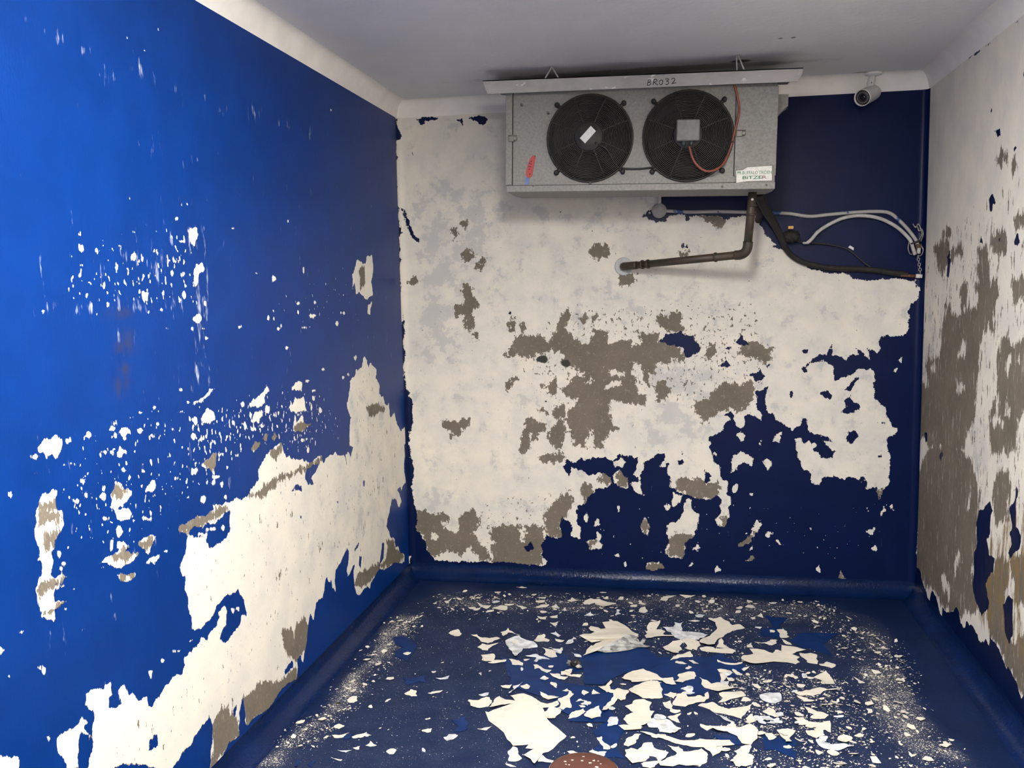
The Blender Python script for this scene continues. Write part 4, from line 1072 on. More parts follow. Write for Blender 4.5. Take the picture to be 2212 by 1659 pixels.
# fans
for i, (c, r) in enumerate(FANS):
    cx_, cz_ = c.x, c.z
    ctr = Vector((cx_, 0, cz_))
    bm = BM()
    nr = 25
    for k in range(nr):
        q = 0.035 + (r - 0.035) * k / (nr - 1)
        dome = -0.012 - 0.048 * math.sqrt(max(0, 1 - (q / r) ** 2.4))
        add_tube(bm, [(cx_ + q * math.cos(a), dome, cz_ + q * math.sin(a)) for a in [2 * math.pi * j / 40 for j in range(40)]], 0.0021 if k < nr - 1 else 0.005, 5, closed=True)
    guard = obj('fan_guard', bm, guard_mat, unit)
    for j in range(8):
        a = math.radians(22.5 + 45 * j)
        pts = []
        for k in range(9):
            q = 0.03 + (r - 0.03) * k / 8
            pts.append((cx_ + q * math.cos(a), -0.014 - 0.048 * math.sqrt(max(0, 1 - (q / r) ** 2.4)), cz_ + q * math.sin(a)))
        bm = BM(); add_tube(bm, pts, 0.0026, 6); obj('guard_spoke', bm, guard_mat, guard)
    for j in range(4):
        a = math.radians(45 + 90 * j)
        d = Vector((math.cos(a), 0, math.sin(a)))
        bm = BM()
        add_tube(bm, [ctr + d * (r - 0.01) + Vector((0, -0.012, 0)), ctr + d * (r + 0.022) + Vector((0, -0.008, 0))], 0.008, 8)
        add_lathe(bm, [(0, -0.024), (0.008, -0.024), (0.011, -0.016), (0.011, 0.0)], ctr + d * (r + 0.020), (0, 1, 0), 12)
        obj('mounting_lug', bm, motor_mat, guard)
    bm = BM()
    add_lathe(bm, [(r * 0.96, -0.012), (r * 1.0, -0.004), (r * 0.95, 0.0), (r * 0.93, 0.10), (0, 0.101)], ctr, (0, 1, 0), 48)
    obj('fan_duct', bm, dark_void, guard)
    bm = BM()
    for j in range(5):
        a0_ = 2 * math.pi * j / 5 + 0.3 * i
        rows = []
        for k in range(5):
            q = 0.06 + (r * 0.9 - 0.06) * k / 4
            sw = 0.35 * k / 4
            rows.append([bm.verts.new((cx_ + q * math.cos(a0_ + sw + w_), 0.035 + 0.05 * (w_ / 0.7 - 0.5), cz_ + q * math.sin(a0_ + sw + w_))) for w_ in (0, 0.25, 0.5, 0.75)])
        for A, Bq in zip(rows[:-1], rows[1:]):
            for k in range(3):
                bm.faces.new((A[k], A[k + 1], Bq[k + 1], Bq[k]))
    obj('fan_blades', bm, motor_mat, guard)
    bm = BM()
    add_lathe(bm, [(0, -0.066), (0.058, -0.066), (0.064, -0.060), (0.064, 0.05), (0, 0.05)], ctr, (0, 1, 0), 32)
    for j in range(4):
        a = math.radians(45 + 90 * j)
        add_lathe(bm, [(0, -0.07), (0.006, -0.07), (0.006, -0.06)], ctr + Vector((0.045 * math.cos(a), 0, 0.045 * math.sin(a))), (0, 1, 0), 8)
    obj('motor', bm, motor_mat, guard)
    if i == 0:
        q = [LU(*p, -0.068) for p in zp('Y', [(1135, 920), (1250, 790), (1305, 845), (1190, 975)])]
        bm = BM(); add_prism(bm, [(p.x, p.z) for p in q], lambda x, z, y: Vector((x, y, z)), -0.0685, -0.0670); lab = obj('rating_label', bm, white_label, guard, label='white rating label')
        q2 = [q[1] * 0.72 + q[0] * 0.28 * 1, q[1], q[2], q[2] * 0.8 + q[3] * 0.2]
    else:
        b0, b1 = LU(*zp('Z', [(497, 730)])[0], -0.07), LU(*zp('Z', [(738, 950)])[0], -0.07)
        bm = BM(); add_box(bm, b0.x, b1.x, -0.088, -0.064, b1.z, b0.z, 0.005)
        obj('terminal_box', bm, plain('grey_terminal_box', (0.17, 0.17, 0.16), 0.45, var=0.2), guard)
        g = LU(*zp('Z', [(610, 975)])[0], -0.075)
        bm = BM()
        for dx in (-0.016, 0.016):
            add_lathe(bm, [(0, 0.0), (0.009, 0.0), (0.009, 0.014), (0.006, 0.022), (0, 0.022)], (g.x + dx, g.y, g.z + 0.012), (0, 0, -1), 10)
        obj('cable_gland', bm, plain('teal_cable_gland', (0.03, 0.05, 0.05), 0.4), guard)

# wiring on the unit
pts = [LU(*p, y) for p, y in zip(zp('Z', [(630, 1010), (645, 1070), (662, 1125), (700, 1190), (770, 1252), (845, 1268), (930, 1240), (1000, 1170), (1060, 1030), (1100, 880), (1140, 720), (1155, 600), (1130, 450), (1105, 360)]),
                                 (-.075, -.08, -.085, -.085, -.08, -.072, -.055, -.03, -.018, -.016, -.016, -.016, -.016, -.016))]
bm = BM(); add_tube(bm, smooth_path(pts), 0.0052, 8)
obj('power_conduit', bm, plain('red_brown_conduit', (0.26, 0.075, 0.045), 0.5, var=0.15), unit, label='red-brown flexible conduit')
pts = [LU(*p, y) for p, y in zip(zp('Y', [(1330, 985), (1420, 1040), (1500, 1180), (1560, 1232), (1740, 1243), (1900, 1228), (1960, 1222)]), (-.066, -.068, -.04, -.016, -.008, -.01, -.014))]
bm = BM(); add_tube(bm, smooth_path(pts), 0.0042, 8)
obj('fan_cable', bm, black_plastic, unit, label='black fan cable')
p = LU(*zp('Z', [(1060, 960)])[0], -0.02)
bm = BM(); add_tube(bm, [(p.x - 0.012, -0.03, p.z), (p.x + 0.008, -0.03, p.z), (p.x + 0.012, -0.004, p.z), (p.x - 0.014, -0.004, p.z)], 0.003, 6, closed=True); obj('cable_tie', bm, black_plastic, unit)

# front rail with chamfered ends, hung from the ceiling
YR = -0.06
q = [LU(*p, YR) for p in [(1042, 174), (1735, 146), (1733, 160), (1722, 176), (1053, 203)]]
bm = BM()
add_prism(bm, [(p.x, p.z) for p in q], lambda x, z, y: Vector((x, y, z)), YR, YR + 0.006)
rail = obj('front_rail', bm, railm, unit)
bm = BM()
zt0, zt1 = q[0].z, q[1].z
vtop = [bm.verts.new(v) for v in [(q[0].x, YR, zt0 - 0.004), (q[1].x, YR, zt1 - 0.004), (q[1].x - 0.03, UD * 0.8, zt1 - 0.004), (q[0].x + 0.03, UD * 0.8, zt0 - 0.004),
                                  (q[0].x, YR, zt0), (q[1].x, YR, zt1), (q[1].x - 0.03, UD * 0.8, zt1), (q[0].x + 0.03, UD * 0.8, zt0)]]
for f in [(0, 1, 2, 3), (7, 6, 5, 4), (0, 4, 5, 1), (1, 5, 6, 2), (2, 6, 7, 3), (3, 7, 4, 0)]:
    bm.faces.new([vtop[i] for i in f])
obj('rail_flange', bm, sheet, rail)
bm = BM()
add_box(bm, 0.0, UW, 0.01, UD, UH - 0.002, min(zt0, zt1) - 0.003)
obj('top_cover', bm, sheet, unit)
rod_mat = plain('painted_hanger_rod', (0.42, 0.41, 0.40), 0.5)
for pa, pb in (((1177, 170), (1191, 151)), ((1207, 170), (1191, 151)), ((1592, 152), (1591, 128)), ((1607, 150), (1595, 128))):
    A_ = Bp(*pa, YU + YR + 0.003)
    B_ = Vector((Bp(*pb, YU + YR + 0.003).x, A_.y + 0.02, HC))
    bm = BM(); add_tube(bm, [UI @ A_, UI @ B_], 0.0032, 6); obj('hanger_rod', bm, rod_mat, unit)
# hand lettering on the rail
strokes = [[(186, 364), (193, 334), (200, 303)], [(198, 305), (216, 303), (224, 312), (217, 324), (194, 333)], [(194, 333), (216, 335), (224, 346), (213, 359), (187, 364)],
           [(248, 358), (258, 300)], [(252, 305), (278, 300), (290, 312), (280, 326), (257, 330), (298, 360)],
           [(335, 305), (318, 318), (315, 345), (330, 358), (346, 345), (350, 318), (335, 305)],
           [(378, 298), (400, 292), (412, 302), (398, 316), (388, 318), (408, 326), (410, 345), (392, 355), (378, 350)],
           [(442, 300), (458, 288), (475, 294), (474, 310), (455, 335), (446, 345), (465, 340), (493, 336)]]
bm = BM()
for st in strokes:
    pts = [LU(*p, YR) for p in zp('Z', st)]
    pts = [Vector((p.x, YR - 0.0004, p.z)) for p in pts]
    add_tube(bm, smooth_path(pts, 4), 0.0014, 6)
obj('handwriting', bm, marker_ink, rail, label='black marker lettering')


def text_mesh(txt, name):
    cu = bpy.data.curves.new(name, 'FONT')
    cu.body = txt
    cu.resolution_u = 3
    to = bpy.data.objects.new(name + '_tmp', cu)
    COL.objects.link(to)
    dg = bpy.context.evaluated_depsgraph_get()
    me = bpy.data.meshes.new_from_object(to.evaluated_get(dg))
    bpy.data.objects.remove(to)
    return me


def place_text(txt, p_ll, p_lr, h, ypl, mat, parent, bold=0.0, name='lettering'):
    me = text_mesh(txt, name)
    co = np.zeros(len(me.vertices) * 3, np.float32)
    me.vertices.foreach_get('co', co)
    co = co.reshape(-1, 3)
    lo, hi = co.min(0), co.max(0)
    u = (co[:, 0] - lo[0]) / (hi[0] - lo[0])
    w = (co[:, 1] - lo[1]) / (hi[1] - lo[1])
    X_ = p_ll.x + (p_lr.x - p_ll.x) * u
    Z_ = p_ll.z + (p_lr.z - p_ll.z) * u + h * w
    me.vertices.foreach_set('co', np.stack([X_, np.full_like(X_, ypl), Z_], 1).reshape(-1).astype(np.float32))
    me.update()
    return link(name, me, mat, parent)


# maker's plate
zq = lambda pts, y=-0.012: [LU(*p, y) for p in zp('Z', pts)]
pl = zq([(1118, 1252), (1185, 1248), (1240, 1218), (1530, 1200), (1530, 1385), (1120, 1402)])
bm = BM(); add_prism(bm, [(p.x, p.z) for p in pl], lambda x, z, y: Vector((x, y, z)), -0.0105, -0.008)
plate = obj('makers_plate', bm, plain('plate_backing', (0.20, 0.18, 0.15), 0.5), unit, label='white makers plate with green lettering')
pl = zq([(1126, 1262), (1188, 1258), (1245, 1226), (1500, 1210), (1500, 1365), (1240, 1372), (1126, 1390)])
bm = BM(); add_prism(bm, [(p.x, p.z) for p in pl], lambda x, z, y: Vector((x, y, z)), -0.0125, -0.0105)
obj('sticker', bm, plain('white_sticker', (0.80, 0.78, 0.72), 0.4, var=0.10, scale=70), plate)
green_ink = plain('green_ink', (0.02, 0.20, 0.08), 0.5)
red_ink = plain('red_ink', (0.22, 0.015, 0.05), 0.5)
a_, b_ = zq([(1190, 1303), (1497, 1296)])
place_text('BUFFALO TRIDEN', a_, b_, 0.0135, -0.0131, green_ink, plate)
a_, b_ = zq([(1190, 1353), (1392, 1348)])
t_ = place_text('BiTZE', a_, b_, 0.0125, -0.0131, green_ink, plate)
t2 = t_.copy(); t2.data = t_.data.copy(); COL.objects.link(t2)
t2.location = (0.0012, -0.0001, 0.0006)
a_, b_ = zq([(1398, 1348), (1445, 1346)])
place_text('R', a_, b_, 0.0125, -0.0131, red_ink, plate)
bm = BM()
for k, xx0 in enumerate((1138, 1152, 1164)):
    a_, b_ = zq([(xx0, 1300 - 8 * (k % 2)), (xx0 + 3, 1266)])
    add_box(bm, a_.x, a_.x + 0.0022, -0.0131, -0.0126, a_.z, b_.z)
a_, b_ = zq([(1135, 1283), (1172, 1280)])
add_box(bm, a_.x, b_.x, -0.0131, -0.0126, a_.z, a_.z + 0.002)
obj('emblem', bm, green_ink, plate)
# red and blue sticker on the left panel
yq = lambda pts, y=-0.003: [LU(*p, y) for p in zp('Y', pts)]
pl = yq([(565, 1310), (570, 1270), (585, 1205), (600, 1160), (620, 1120), (638, 1104), (665, 1104), (668, 1125), (655, 1190), (645, 1250), (632, 1310), (612, 1337), (582, 1335)])
bm = BM(); add_prism(bm, [(p.x, p.z) for p in pl], lambda x, z, y: Vector((x, y, z)), -0.003, 0.0)
tag = obj('warning_tag', bm, plain('red_tag', (0.45, 0.055, 0.05), 0.5, var=0.1), unit, label='red tag with black marks and blue tail')
pl = yq([(562, 1333), (605, 1340), (596, 1400), (600, 1408), (558, 1408)])
bm = BM(); add_prism(bm, [(p.x, p.z) for p in pl], lambda x, z, y: Vector((x, y, z)), -0.0025, 0.0)
obj('tag_tail', bm, plain('blue_tag_tail', (0.13, 0.21, 0.48), 0.5), tag)
for x_, y_ in ((605, 1185), (622, 1195), (600, 1218), (618, 1222), (603, 1247), (622, 1165), (608, 1300), (662, 1108)):
    p = yq([(x_, y_)])[0]
    bm = BM(); add_lathe(bm, [(0, -0.0036), (0.0026, -0.0036), (0.0026, -0.0028)], (p.x, 0, p.z), (0, 1, 0), 8); obj('print_mark', bm, marker_ink, tag)

# ================================================================== bullet security camera
cam_white = plain('camera_white_enamel', (0.72, 0.71, 0.68), 0.35, var=0.05)
pb = Vector(on_plane(1886, 158, 2, HC))
cctv = thing('security_camera', 'white bullet security camera screwed to the ceiling above blue wall panel', 'security camera', pb)
bm = BM(); add_lathe(bm, [(0, 0), (0.040, 0), (0.040, 0.004), (0.036, 0.010), (0.016, 0.014), (0, 0.014)], pb, (0, 0, -1), 28); part('mounting_base', bm, cam_white, cctv)
sb = Vector((Bp(1880, 177, pb.y).x, pb.y, Bp(1880, 182, pb.y).z))
bm = BM(); add_tube(bm, [pb - Vector((0, 0, 0.01)), sb, sb - Vector((0, 0, 0.02))], [0.0155, 0.0155, 0.013], 16); stem = part('stem', bm, cam_white, cctv)
bm = BM(); add_lathe(bm, [(0, -0.002), (0.0025, -0.002), (0.0025, 0.003)], (sb.x + 0.002, pb.y - 0.0152, sb.z + 0.004), (0, 1, 0), 8); part('grub_screw', bm, marker_ink, cctv)
pf = Bp(1863, 211, pb.y - 0.085)
pr = Bp(1889, 199, pb.y + 0.03)
ax = (pf - pr).normalized()
bm = BM()
add_lathe(bm, [(0, -0.012), (0.022, -0.010), (0.032, 0.004), (0.035, 0.03), (0.0365, (pf - pr).length - 0.006), (0.0375, (pf - pr).length + 0.004), (0.0345, (pf - pr).length + 0.004), (0.0340, (pf - pr).length - 0.010), (0, (pf - pr).length - 0.010)], pr, ax, 36)
part('camera_body', bm, cam_white, cctv)
bm = BM(); pj = sb - Vector((0, 0, 0.022)); add_tube(bm, smooth_path([sb - Vector((0, 0, 0.012)), pj + Vector((0.003, 0.012, -0.012)), pr + ax * 0.02 + Vector((0.006, 0.01, 0.012))], 5), [0.014] * 3 + [0.018] * 8, 14); part('swivel_joint', bm, cam_white, cctv)
bm = BM(); add_lathe(bm, [(0.0338, -0.012), (0.0338, -0.006), (0.0300, -0.003), (0.0165, -0.004), (0.0150, -0.002), (0.0145, -0.006), (0, -0.006)], pf, ax, 32); face = part('lens_face', bm, black_plastic, cctv)
bm = BM(); add_lathe(bm, [(0.0140, -0.006), (0.0100, -0.002), (0, -0.0005)], pf, ax, 24); part('lens', bm, plain('lens_glass', (0.01, 0.01, 0.012), 0.08), face)
e1, e2 = frame_at(pf, ax)
led = plain('infrared_diode', (0.22, 0.22, 0.22), 0.25)
for k in range(22):
    a = 2 * math.pi * k / 22
    bm = BM(); add_lathe(bm, [(0.0026, -0.005), (0.0026, -0.002), (0, -0.0005)], pf + (e1 * math.cos(a) + e2 * math.sin(a)) * 0.0235, ax, 8); part('diode', bm, led, face)

# ================================================================== drain pipe
pipe_mat = NT('grimy_brown_pipe')
v1 = pipe_mat.coords()
c1 = pipe_mat.mix(pipe_mat.step(pipe_mat.noise(v1, 9, 4), 0.35, 0.65), (0.040, 0.034, 0.020), (0.068, 0.045, 0.030))
c1 = pipe_mat.mix(pipe_mat.step(pipe_mat.noise(v1, 30, 3), 0.60, 0.75), c1, (0.06, 0.065, 0.045))
pipe_mat = pipe_mat.bsdf(c1, 0.5)
drain = thing('drain_pipe', 'brown condensate drain pipe running from the cooling unit to the wall', 'pipe')
v0 = Bp(1627, 426, -0.36)
v0t = v0.copy(); v0t.z = bl.z + 0.004
ve = Bp(1613, 549, -0.33)
he = Bp(1353, 575, -0.05)
rp = 0.0185
d1 = (v0 - ve).normalized()
d2 = (he - ve).normalized()
bm = BM(); add_tube(bm, [v0t, ve + d1 * 0.04], rp, 16); part('down_pipe', bm, pipe_mat, drain)
bm = BM(); add_tube(bm, smooth_path([ve + d1 * 0.055, ve + d1 * 0.03, ve + (d1 + d2) * 0.009, ve + d2 * 0.03, ve + d2 * 0.055], 4), rp * 1.18, 16); part('elbow', bm, pipe_mat, drain)
bm = BM(); add_tube(bm, [ve + d2 * 0.04, he], [rp, rp * 0.92], 16); part('cross_pipe', bm, pipe_mat, drain)
bm = BM(); add_tube(bm, smooth_path([he - d2 * 0.06, he - d2 * 0.02, he + Vector((-0.012, 0.012, 0)), he + Vector((-0.016, 0.055, 0))], 4), rp * 1.05, 16); part('wall_elbow', bm, pipe_mat, drain)
for p, d in ((v0 - d1 * 0.035, d1), (v0 - d1 * 0.075, d1), (Bp(1616, 524, -0.335), d1), (ve + d2 * 0.15, d2), (he - d2 * 0.12, d2), (he - d2 * 0.09, d2)):
    bm = BM(); add_tube(bm, [p - d * 0.004, p + d * 0.004], rp * 1.2, 16); part('pipe_ring', bm, pipe_mat, drain)
bm = BM(); add_lathe(bm, [(0, 0.0), (0.045, 0.0), (0.045, 0.006), (0.040, 0.008), (0.02, 0.008)], (he.x - 0.016, 0.0, he.z), (0, -1, 0), 24); part('wall_collar', bm, plain('pale_collar', (0.52, 0.53, 0.53), 0.6), drain)
bm = BM(); add_lathe(bm, [(0, 0.0), (0.005, 0.0), (0.006, 0.006), (0, 0.01)], Bp(1625, 431, -0.38), (0, -1, 0), 10); part('drip_nipple', bm, cam_white, drain)

# ================================================================== conduits and cables on the blue panel
cw = NT('conduit_grey_blue_daubs')
v1 = cw.coords()
c1 = cw.mix(cw.step(cw.noise(v1, 11, 3), 0.56, 0.60), (0.40, 0.385, 0.355), (0.03, 0.07, 0.24))
conduit_mat = cw.bsdf(c1, 0.6)
grey_conduit = plain('grey_white_conduit', (0.47, 0.455, 0.42), 0.6, var=0.12, scale=40)


def wall_tube(name, k, pts, offs, r, mat, label, cat, parent=None):
    P_ = [Bp(*p, o) for p, o in zip(zp(k, pts), offs)]
    bm = BM(); add_tube(bm, smooth_path(P_), r, 10)
    if parent is None:
        return obj(name, bm, mat, None, label=label, cat=cat)
    return part(name, bm, mat, parent)


wall_tube('wall_conduit', 'U', [(-870, 290), (-600, 305), (-300, 300), (0, 305), (370, 315), (560, 325), (780, 355), (1000, 335), (1300, 310), (1560, 300), (1700, 320), (1800, 400), (1900, 500), (1990, 620), (2010, 680)],
          [-.012] * 12 + [-.014, -.018, -.02], 0.0085, conduit_mat, 'thin grey conduit daubed with blue paint, clipped along the back wall', 'conduit')
wall_tube('flexible_conduit', 'U', [(705, 657), (755, 655), (810, 610), (880, 530), (1000, 450), (1150, 380), (1300, 350), (1450, 352), (1600, 385), (1750, 460), (1850, 540), (1930, 630), (1960, 720), (1985, 790)],
          [-.04, -.04, -.035, -.03, -.025, -.025, -.025, -.025, -.025, -.025, -.025, -.025, -.025, -.022], [0.004, 0.0045] + [0.0055] * 6 + [0.0085] * (13 * 8 + 1 - 8), grey_conduit, 'pale flexible conduit arching over the blue panel', 'conduit')
jb = Bp(*zp('V', [(640, 342)])[0], 0)
jbox = thing('junction_box', 'round grey junction box cover on the wall below the cooling unit', 'junction box', (jb.x, 0, jb.z))
bm = BM(); add_lathe(bm, [(0, 0), (0.036, 0), (0.036, 0.018), (0.033, 0.022), (0, 0.023)], (jb.x, 0, jb.z), (0, -1, 0), 28); part('cover', bm, plain('grey_box_paint', (0.36, 0.35, 0.33), 0.6), jbox)
bm = BM(); add_tube(bm, [(jb.x, -0.012, jb.z + 0.03), (jb.x + 0.002, -0.012, jb.z + 0.16)], 0.010, 10); part('riser_conduit', bm, grey_conduit, jbox)
bm = BM(); add_lathe(bm, [(0, 0), (0.006, 0), (0.006, 0.004), (0, 0.005)], (jb.x - 0.046, 0, jb.z - 0.008), (0, -1, 0), 10); part('side_knockout', bm, grey_conduit, jbox)

foam_mat = plain('black_foam_insulation', (0.014, 0.013, 0.010), 0.75, var=0.3, bump=0.004, scale=60)
refr = thing('refrigerant_line', 'black foam-wrapped refrigerant pipe sagging along the wall to the corner', 'pipe')
P_ = [Bp(*p, o) for p, o in zip(zp('U', [(215, 90), (240, 180), (290, 290), (360, 400), (425, 520), (480, 640), (520, 730), (600, 815), (720, 880), (900, 925), (1100, 945), (1480, 962), (1750, 1000), (1900, 1015)]),
                               [-.25, -.22, -.18, -.12, -.08, -.06, -.045, -.03, -.026, -.024, -.024, -.024, -.024, -.024])]
sp_ = smooth_path(P_)
rr_ = [0.024 + (0.013 - 0.024) * min(1, i / 50) for i in range(len(sp_))]
bm = BM(); add_tube(bm, sp_, rr_, 12); part('foam_sleeve', bm, foam_mat, refr)
P2 = [Bp(*p, o) for p, o in zip(zp('U', [(150, 120), (200, 250), (215, 330), (200, 400)]), [-.2, -.16, -.1, -.03])]
bm = BM(); add_tube(bm, smooth_path(P2), 0.016, 10); part('second_sleeve', bm, foam_mat, refr)
P3 = [Bp(*p, o) for p, o in zip(zp('U', [(1820, 1022), (1930, 1030), (1985, 1035)]), [-.028, -.028, -.028])]
bm = BM(); add_tube(bm, P3, 0.0075, 10); part('copper_end', bm, plain('copper_pipe', (0.16, 0.06, 0.03), 0.4, 0.3), refr)
P4 = [Bp(*p, -.028) for p in zp('U', [(1990, 1034), (2062, 1036)])]
bm = BM(); add_tube(bm, P4, 0.0095, 10); part('white_ferrule', bm, cam_white, refr)
c0 = Bp(*zp('U', [(575, 585)])[0], -0.05)
bm = BM()
bmesh.ops.create_icosphere(bm, subdivisions=3, radius=1.0, matrix=Matrix.Translation(c0))
rr2 = random.Random(4)
for v in bm.verts:
    d = v.co - c0
    k = 0.036 + 0.006 * math.sin(d.x * 9 + 1) * math.cos(d.z * 8) + rr2.uniform(-.002, .002)
    v.co = c0 + Vector((d.x * k * 1.15, d.y * k * 0.7, d.z * k * 0.85))
for f in bm.faces:
    f.smooth = True
part('taped_joint', bm, foam_mat, refr)
p0, p1 = Bp(*zp('U', [(540, 465)])[0], -0.078), Bp(*zp('U', [(600, 497)])[0], -0.078)
bm = BM(); add_box(bm, p0.x, p1.x, -0.080, -0.070, p1.z, p0.z, 0.001); part('yellow_tag', bm, plain('yellow_tag', (0.62, 0.36, 0.05), 0.5), refr)
wall_tube('thin_cable', 'U', [(640, 640), (790, 655), (950, 668), (1080, 690), (1200, 722), (1300, 790), (1400, 880), (1480, 935)], [-.04, -.03, -.02, -.015, -.012, -.012, -.014, -.018], 0.004, black_plastic, None, None, refr)
p0 = [Bp(*p, 0) for p in zp('U', [(1222, 708), (1242, 686), (1286, 712), (1282, 742)])]
bm = BM(); add_prism(bm, [(p.x, p.z) for p in p0], lambda x, z, y: Vector((x, y, z)), -0.004, 0.0)
obj('wall_clip', bm, white_label, None, label='small white clip fixed on the blue panel', cat='clip')

# clamp and chain in the corner
clamp = thing('cable_clamp', 'metal clamp holding the conduit ends in the room corner', 'clamp')
wire = plain('tarnished_wire', (0.36, 0.35, 0.33), 0.4, 0.5)
q0 = [Bp(*p, -0.03) for p in zp('U', [(1932, 668), (1985, 652), (2035, 632)])]
bm = BM(); add_tube(bm, smooth_path(q0), 0.005, 8); part('strap', bm, black_plastic, clamp)
a_, b_ = Bp(*zp('U', [(1990, 672)])[0], -0.02), Bp(*zp('U', [(2055, 724)])[0], -0.02)
bm = BM(); add_box(bm, a_.x, b_.x, -0.03, -0.004, b_.z, a_.z, 0.002); part('clamp_block', bm, plain('rusty_block', (0.06, 0.03, 0.02), 0.6), clamp)
a_, b_ = Bp(*zp('U', [(2005, 715)])[0], -0.02), Bp(*zp('U', [(2040, 780)])[0], -0.02)
bm = BM(); add_box(bm, a_.x, b_.x, -0.034, -0.008, b_.z, a_.z, 0.003); part('ferrule', bm, grey_conduit, clamp)
for pts in ([(1915, 640), (1905, 720), (1925, 780), (1950, 785)], [(2050, 680), (2075, 730), (2060, 790), (2030, 805)], [(1960, 440), (1990, 480), (2020, 440), (2050, 500), (2060, 560), (2030, 620)], [(2010, 470), (2030, 520), (2060, 500), (2075, 560), (2050, 640)]):
    q_ = [Bp(*p, -0.035 if i % 2 else -0.025) for i, p in enumerate(zp('U', pts))]
    bm = BM(); add_tube(bm, smooth_path(q_), 0.0028, 6); part('wire_loop', bm, wire, clamp)
chain = thing('hanging_chain', 'short steel chain hanging below the clamp in the corner', 'chain')
top, bot = Bp(*zp('U', [(2015, 800)])[0], -0.028), Bp(*zp('U', [(2048, 1005)])[0], -0.028)
nl = 7
for k in range(nl):
    c = top.lerp(bot, (k + 0.5) / nl)
    hl = (top - bot).length / nl * 0.62
    bm = BM()
    dirx = Vector((1, 0, 0)) if k % 2 else Vector((0.4, 0.9, 0)).normalized()
    add_tube(bm, [c + dirx * 0.006 * math.cos(a) + Vector((0, 0, hl * math.sin(a))) for a in [2 * math.pi * j / 14 for j in range(14)]], 0.0018, 6, closed=True)
    part('chain_link', bm, wire, chain)

# ================================================================== paint litter on the floor
fl = NT('cream_flake_face')
v1 = fl.coords()
c1 = fl.mix(fl.step(fl.noise(v1, 14, 4), 0.45, 0.75), (0.66, 0.61, 0.51), (0.57, 0.54, 0.475))
c1 = fl.mix(fl.mul(fl.step(fl.noise(v1, 48, 4, 0.65), 0.60, 0.72), 0.65), c1, (0.42, 0.46, 0.52))
c1 = fl.mix(fl.mul(fl.step(fl.noise(v1, 110, 2), 0.66, 0.74), 0.7), c1, (0.25, 0.24, 0.24))
cream_flake = fl.bsdf(c1, 0.7)
grey_flake = plain('greyish_flake_face', (0.55, 0.57, 0.58), 0.7, var=0.3, scale=30)
clean_flake = plain('clean_cream_flake_face', (0.66, 0.61, 0.51), 0.65, var=0.06, scale=14)
blue_flake = plain('blue_flake_face', (0.0035, 0.021, 0.095), 0.45, var=0.18, scale=14, bump=0.001, spec=0.15)
pk = NT('stained_sheet_face')
v1 = pk.coords()
c1 = pk.mix(pk.step(pk.noise(v1, 12, 3), 0.55, 0.75), (0.66, 0.61, 0.52), (0.62, 0.50, 0.42))
c1 = pk.mix(pk.mul(pk.step(pk.noise(v1, 22, 3), 0.66, 0.74), 0.8), c1, (0.42, 0.42, 0.42))
stained_sheet = pk.bsdf(c1, 0.65)
FLAKES = []      # (bbox, polygon, level)


def inside(pt, poly):
    x, y = pt
    c = False
    j = len(poly) - 1
    for i in range(len(poly)):
        xi, yi = poly[i]
        xj, yj = poly[j]
        if (yi > y) != (yj > y) and x < (xj - xi) * (y - yi) / (yj - yi) + xi:
            c = not c
        j = i
    return c


def level_of(poly):
    xs, ys = [p[0] for p in poly], [p[1] for p in poly]
    bb = (min(xs), min(ys), max(xs), max(ys))
    lev = 0
    cen = (sum(xs) / len(xs), sum(ys) / len(ys))
    for b2, p2, l2 in FLAKES:
        if l2 >= lev and not (bb[2] < b2[0] or bb[0] > b2[2] or bb[3] < b2[1] or bb[1] > b2[3]):
            if inside(cen, p2) or any(inside(q, p2) for q in poly[::2]) or any(inside(q, poly) for q in p2[::2]):
                lev = l2 + 1
    FLAKES.append((bb, poly, lev))
    return lev


def flake_mesh(poly, lev, curl, rr):
    cx_ = sum(p[0] for p in poly) / len(poly)
    cy_ = sum(p[1] for p in poly) / len(poly)
    size = max(math.hypot(p[0] - cx_, p[1] - cy_) for p in poly)
    a = rr.uniform(0, math.pi)
    dx, dy = math.cos(a), math.sin(a)
    tl = rr.uniform(-0.5, 0.5) * curl
    z0 = 0.0008 + 0.0016 * min(lev, 7)

    def hz(x, y):
        s = ((x - cx_) * dx + (y - cy_) * dy) / size
        return z0 + curl * s * s + max(0.0, tl * s)
    n = len(poly)
    th = 0.0008
    verts = [(x, y, hz(x, y) + th) for x, y in poly] + [(x, y, hz(x, y)) for x, y in poly]
    faces, mats = [], []
    tris = tessellate_polygon([[Vector((x, y, 0)) for x, y in poly]])
    for t in tris:
        faces.append(tuple(t)); mats.append(0)
        faces.append(tuple(i + n for i in t[::-1])); mats.append(1)
    for i in range(n):
        j = (i + 1) % n
        faces.append((i, j, j + n, i + n)); mats.append(0)
    me = bpy.data.meshes.new('paint_flake')
    me.from_pydata(verts, [], faces)
    me.update()
    bm = bmesh.new(); bm.from_mesh(me)
    bmesh.ops.recalc_face_normals(bm, faces=bm.faces[:])
    bm.to_mesh(me); bm.free()
    return me, mats, size


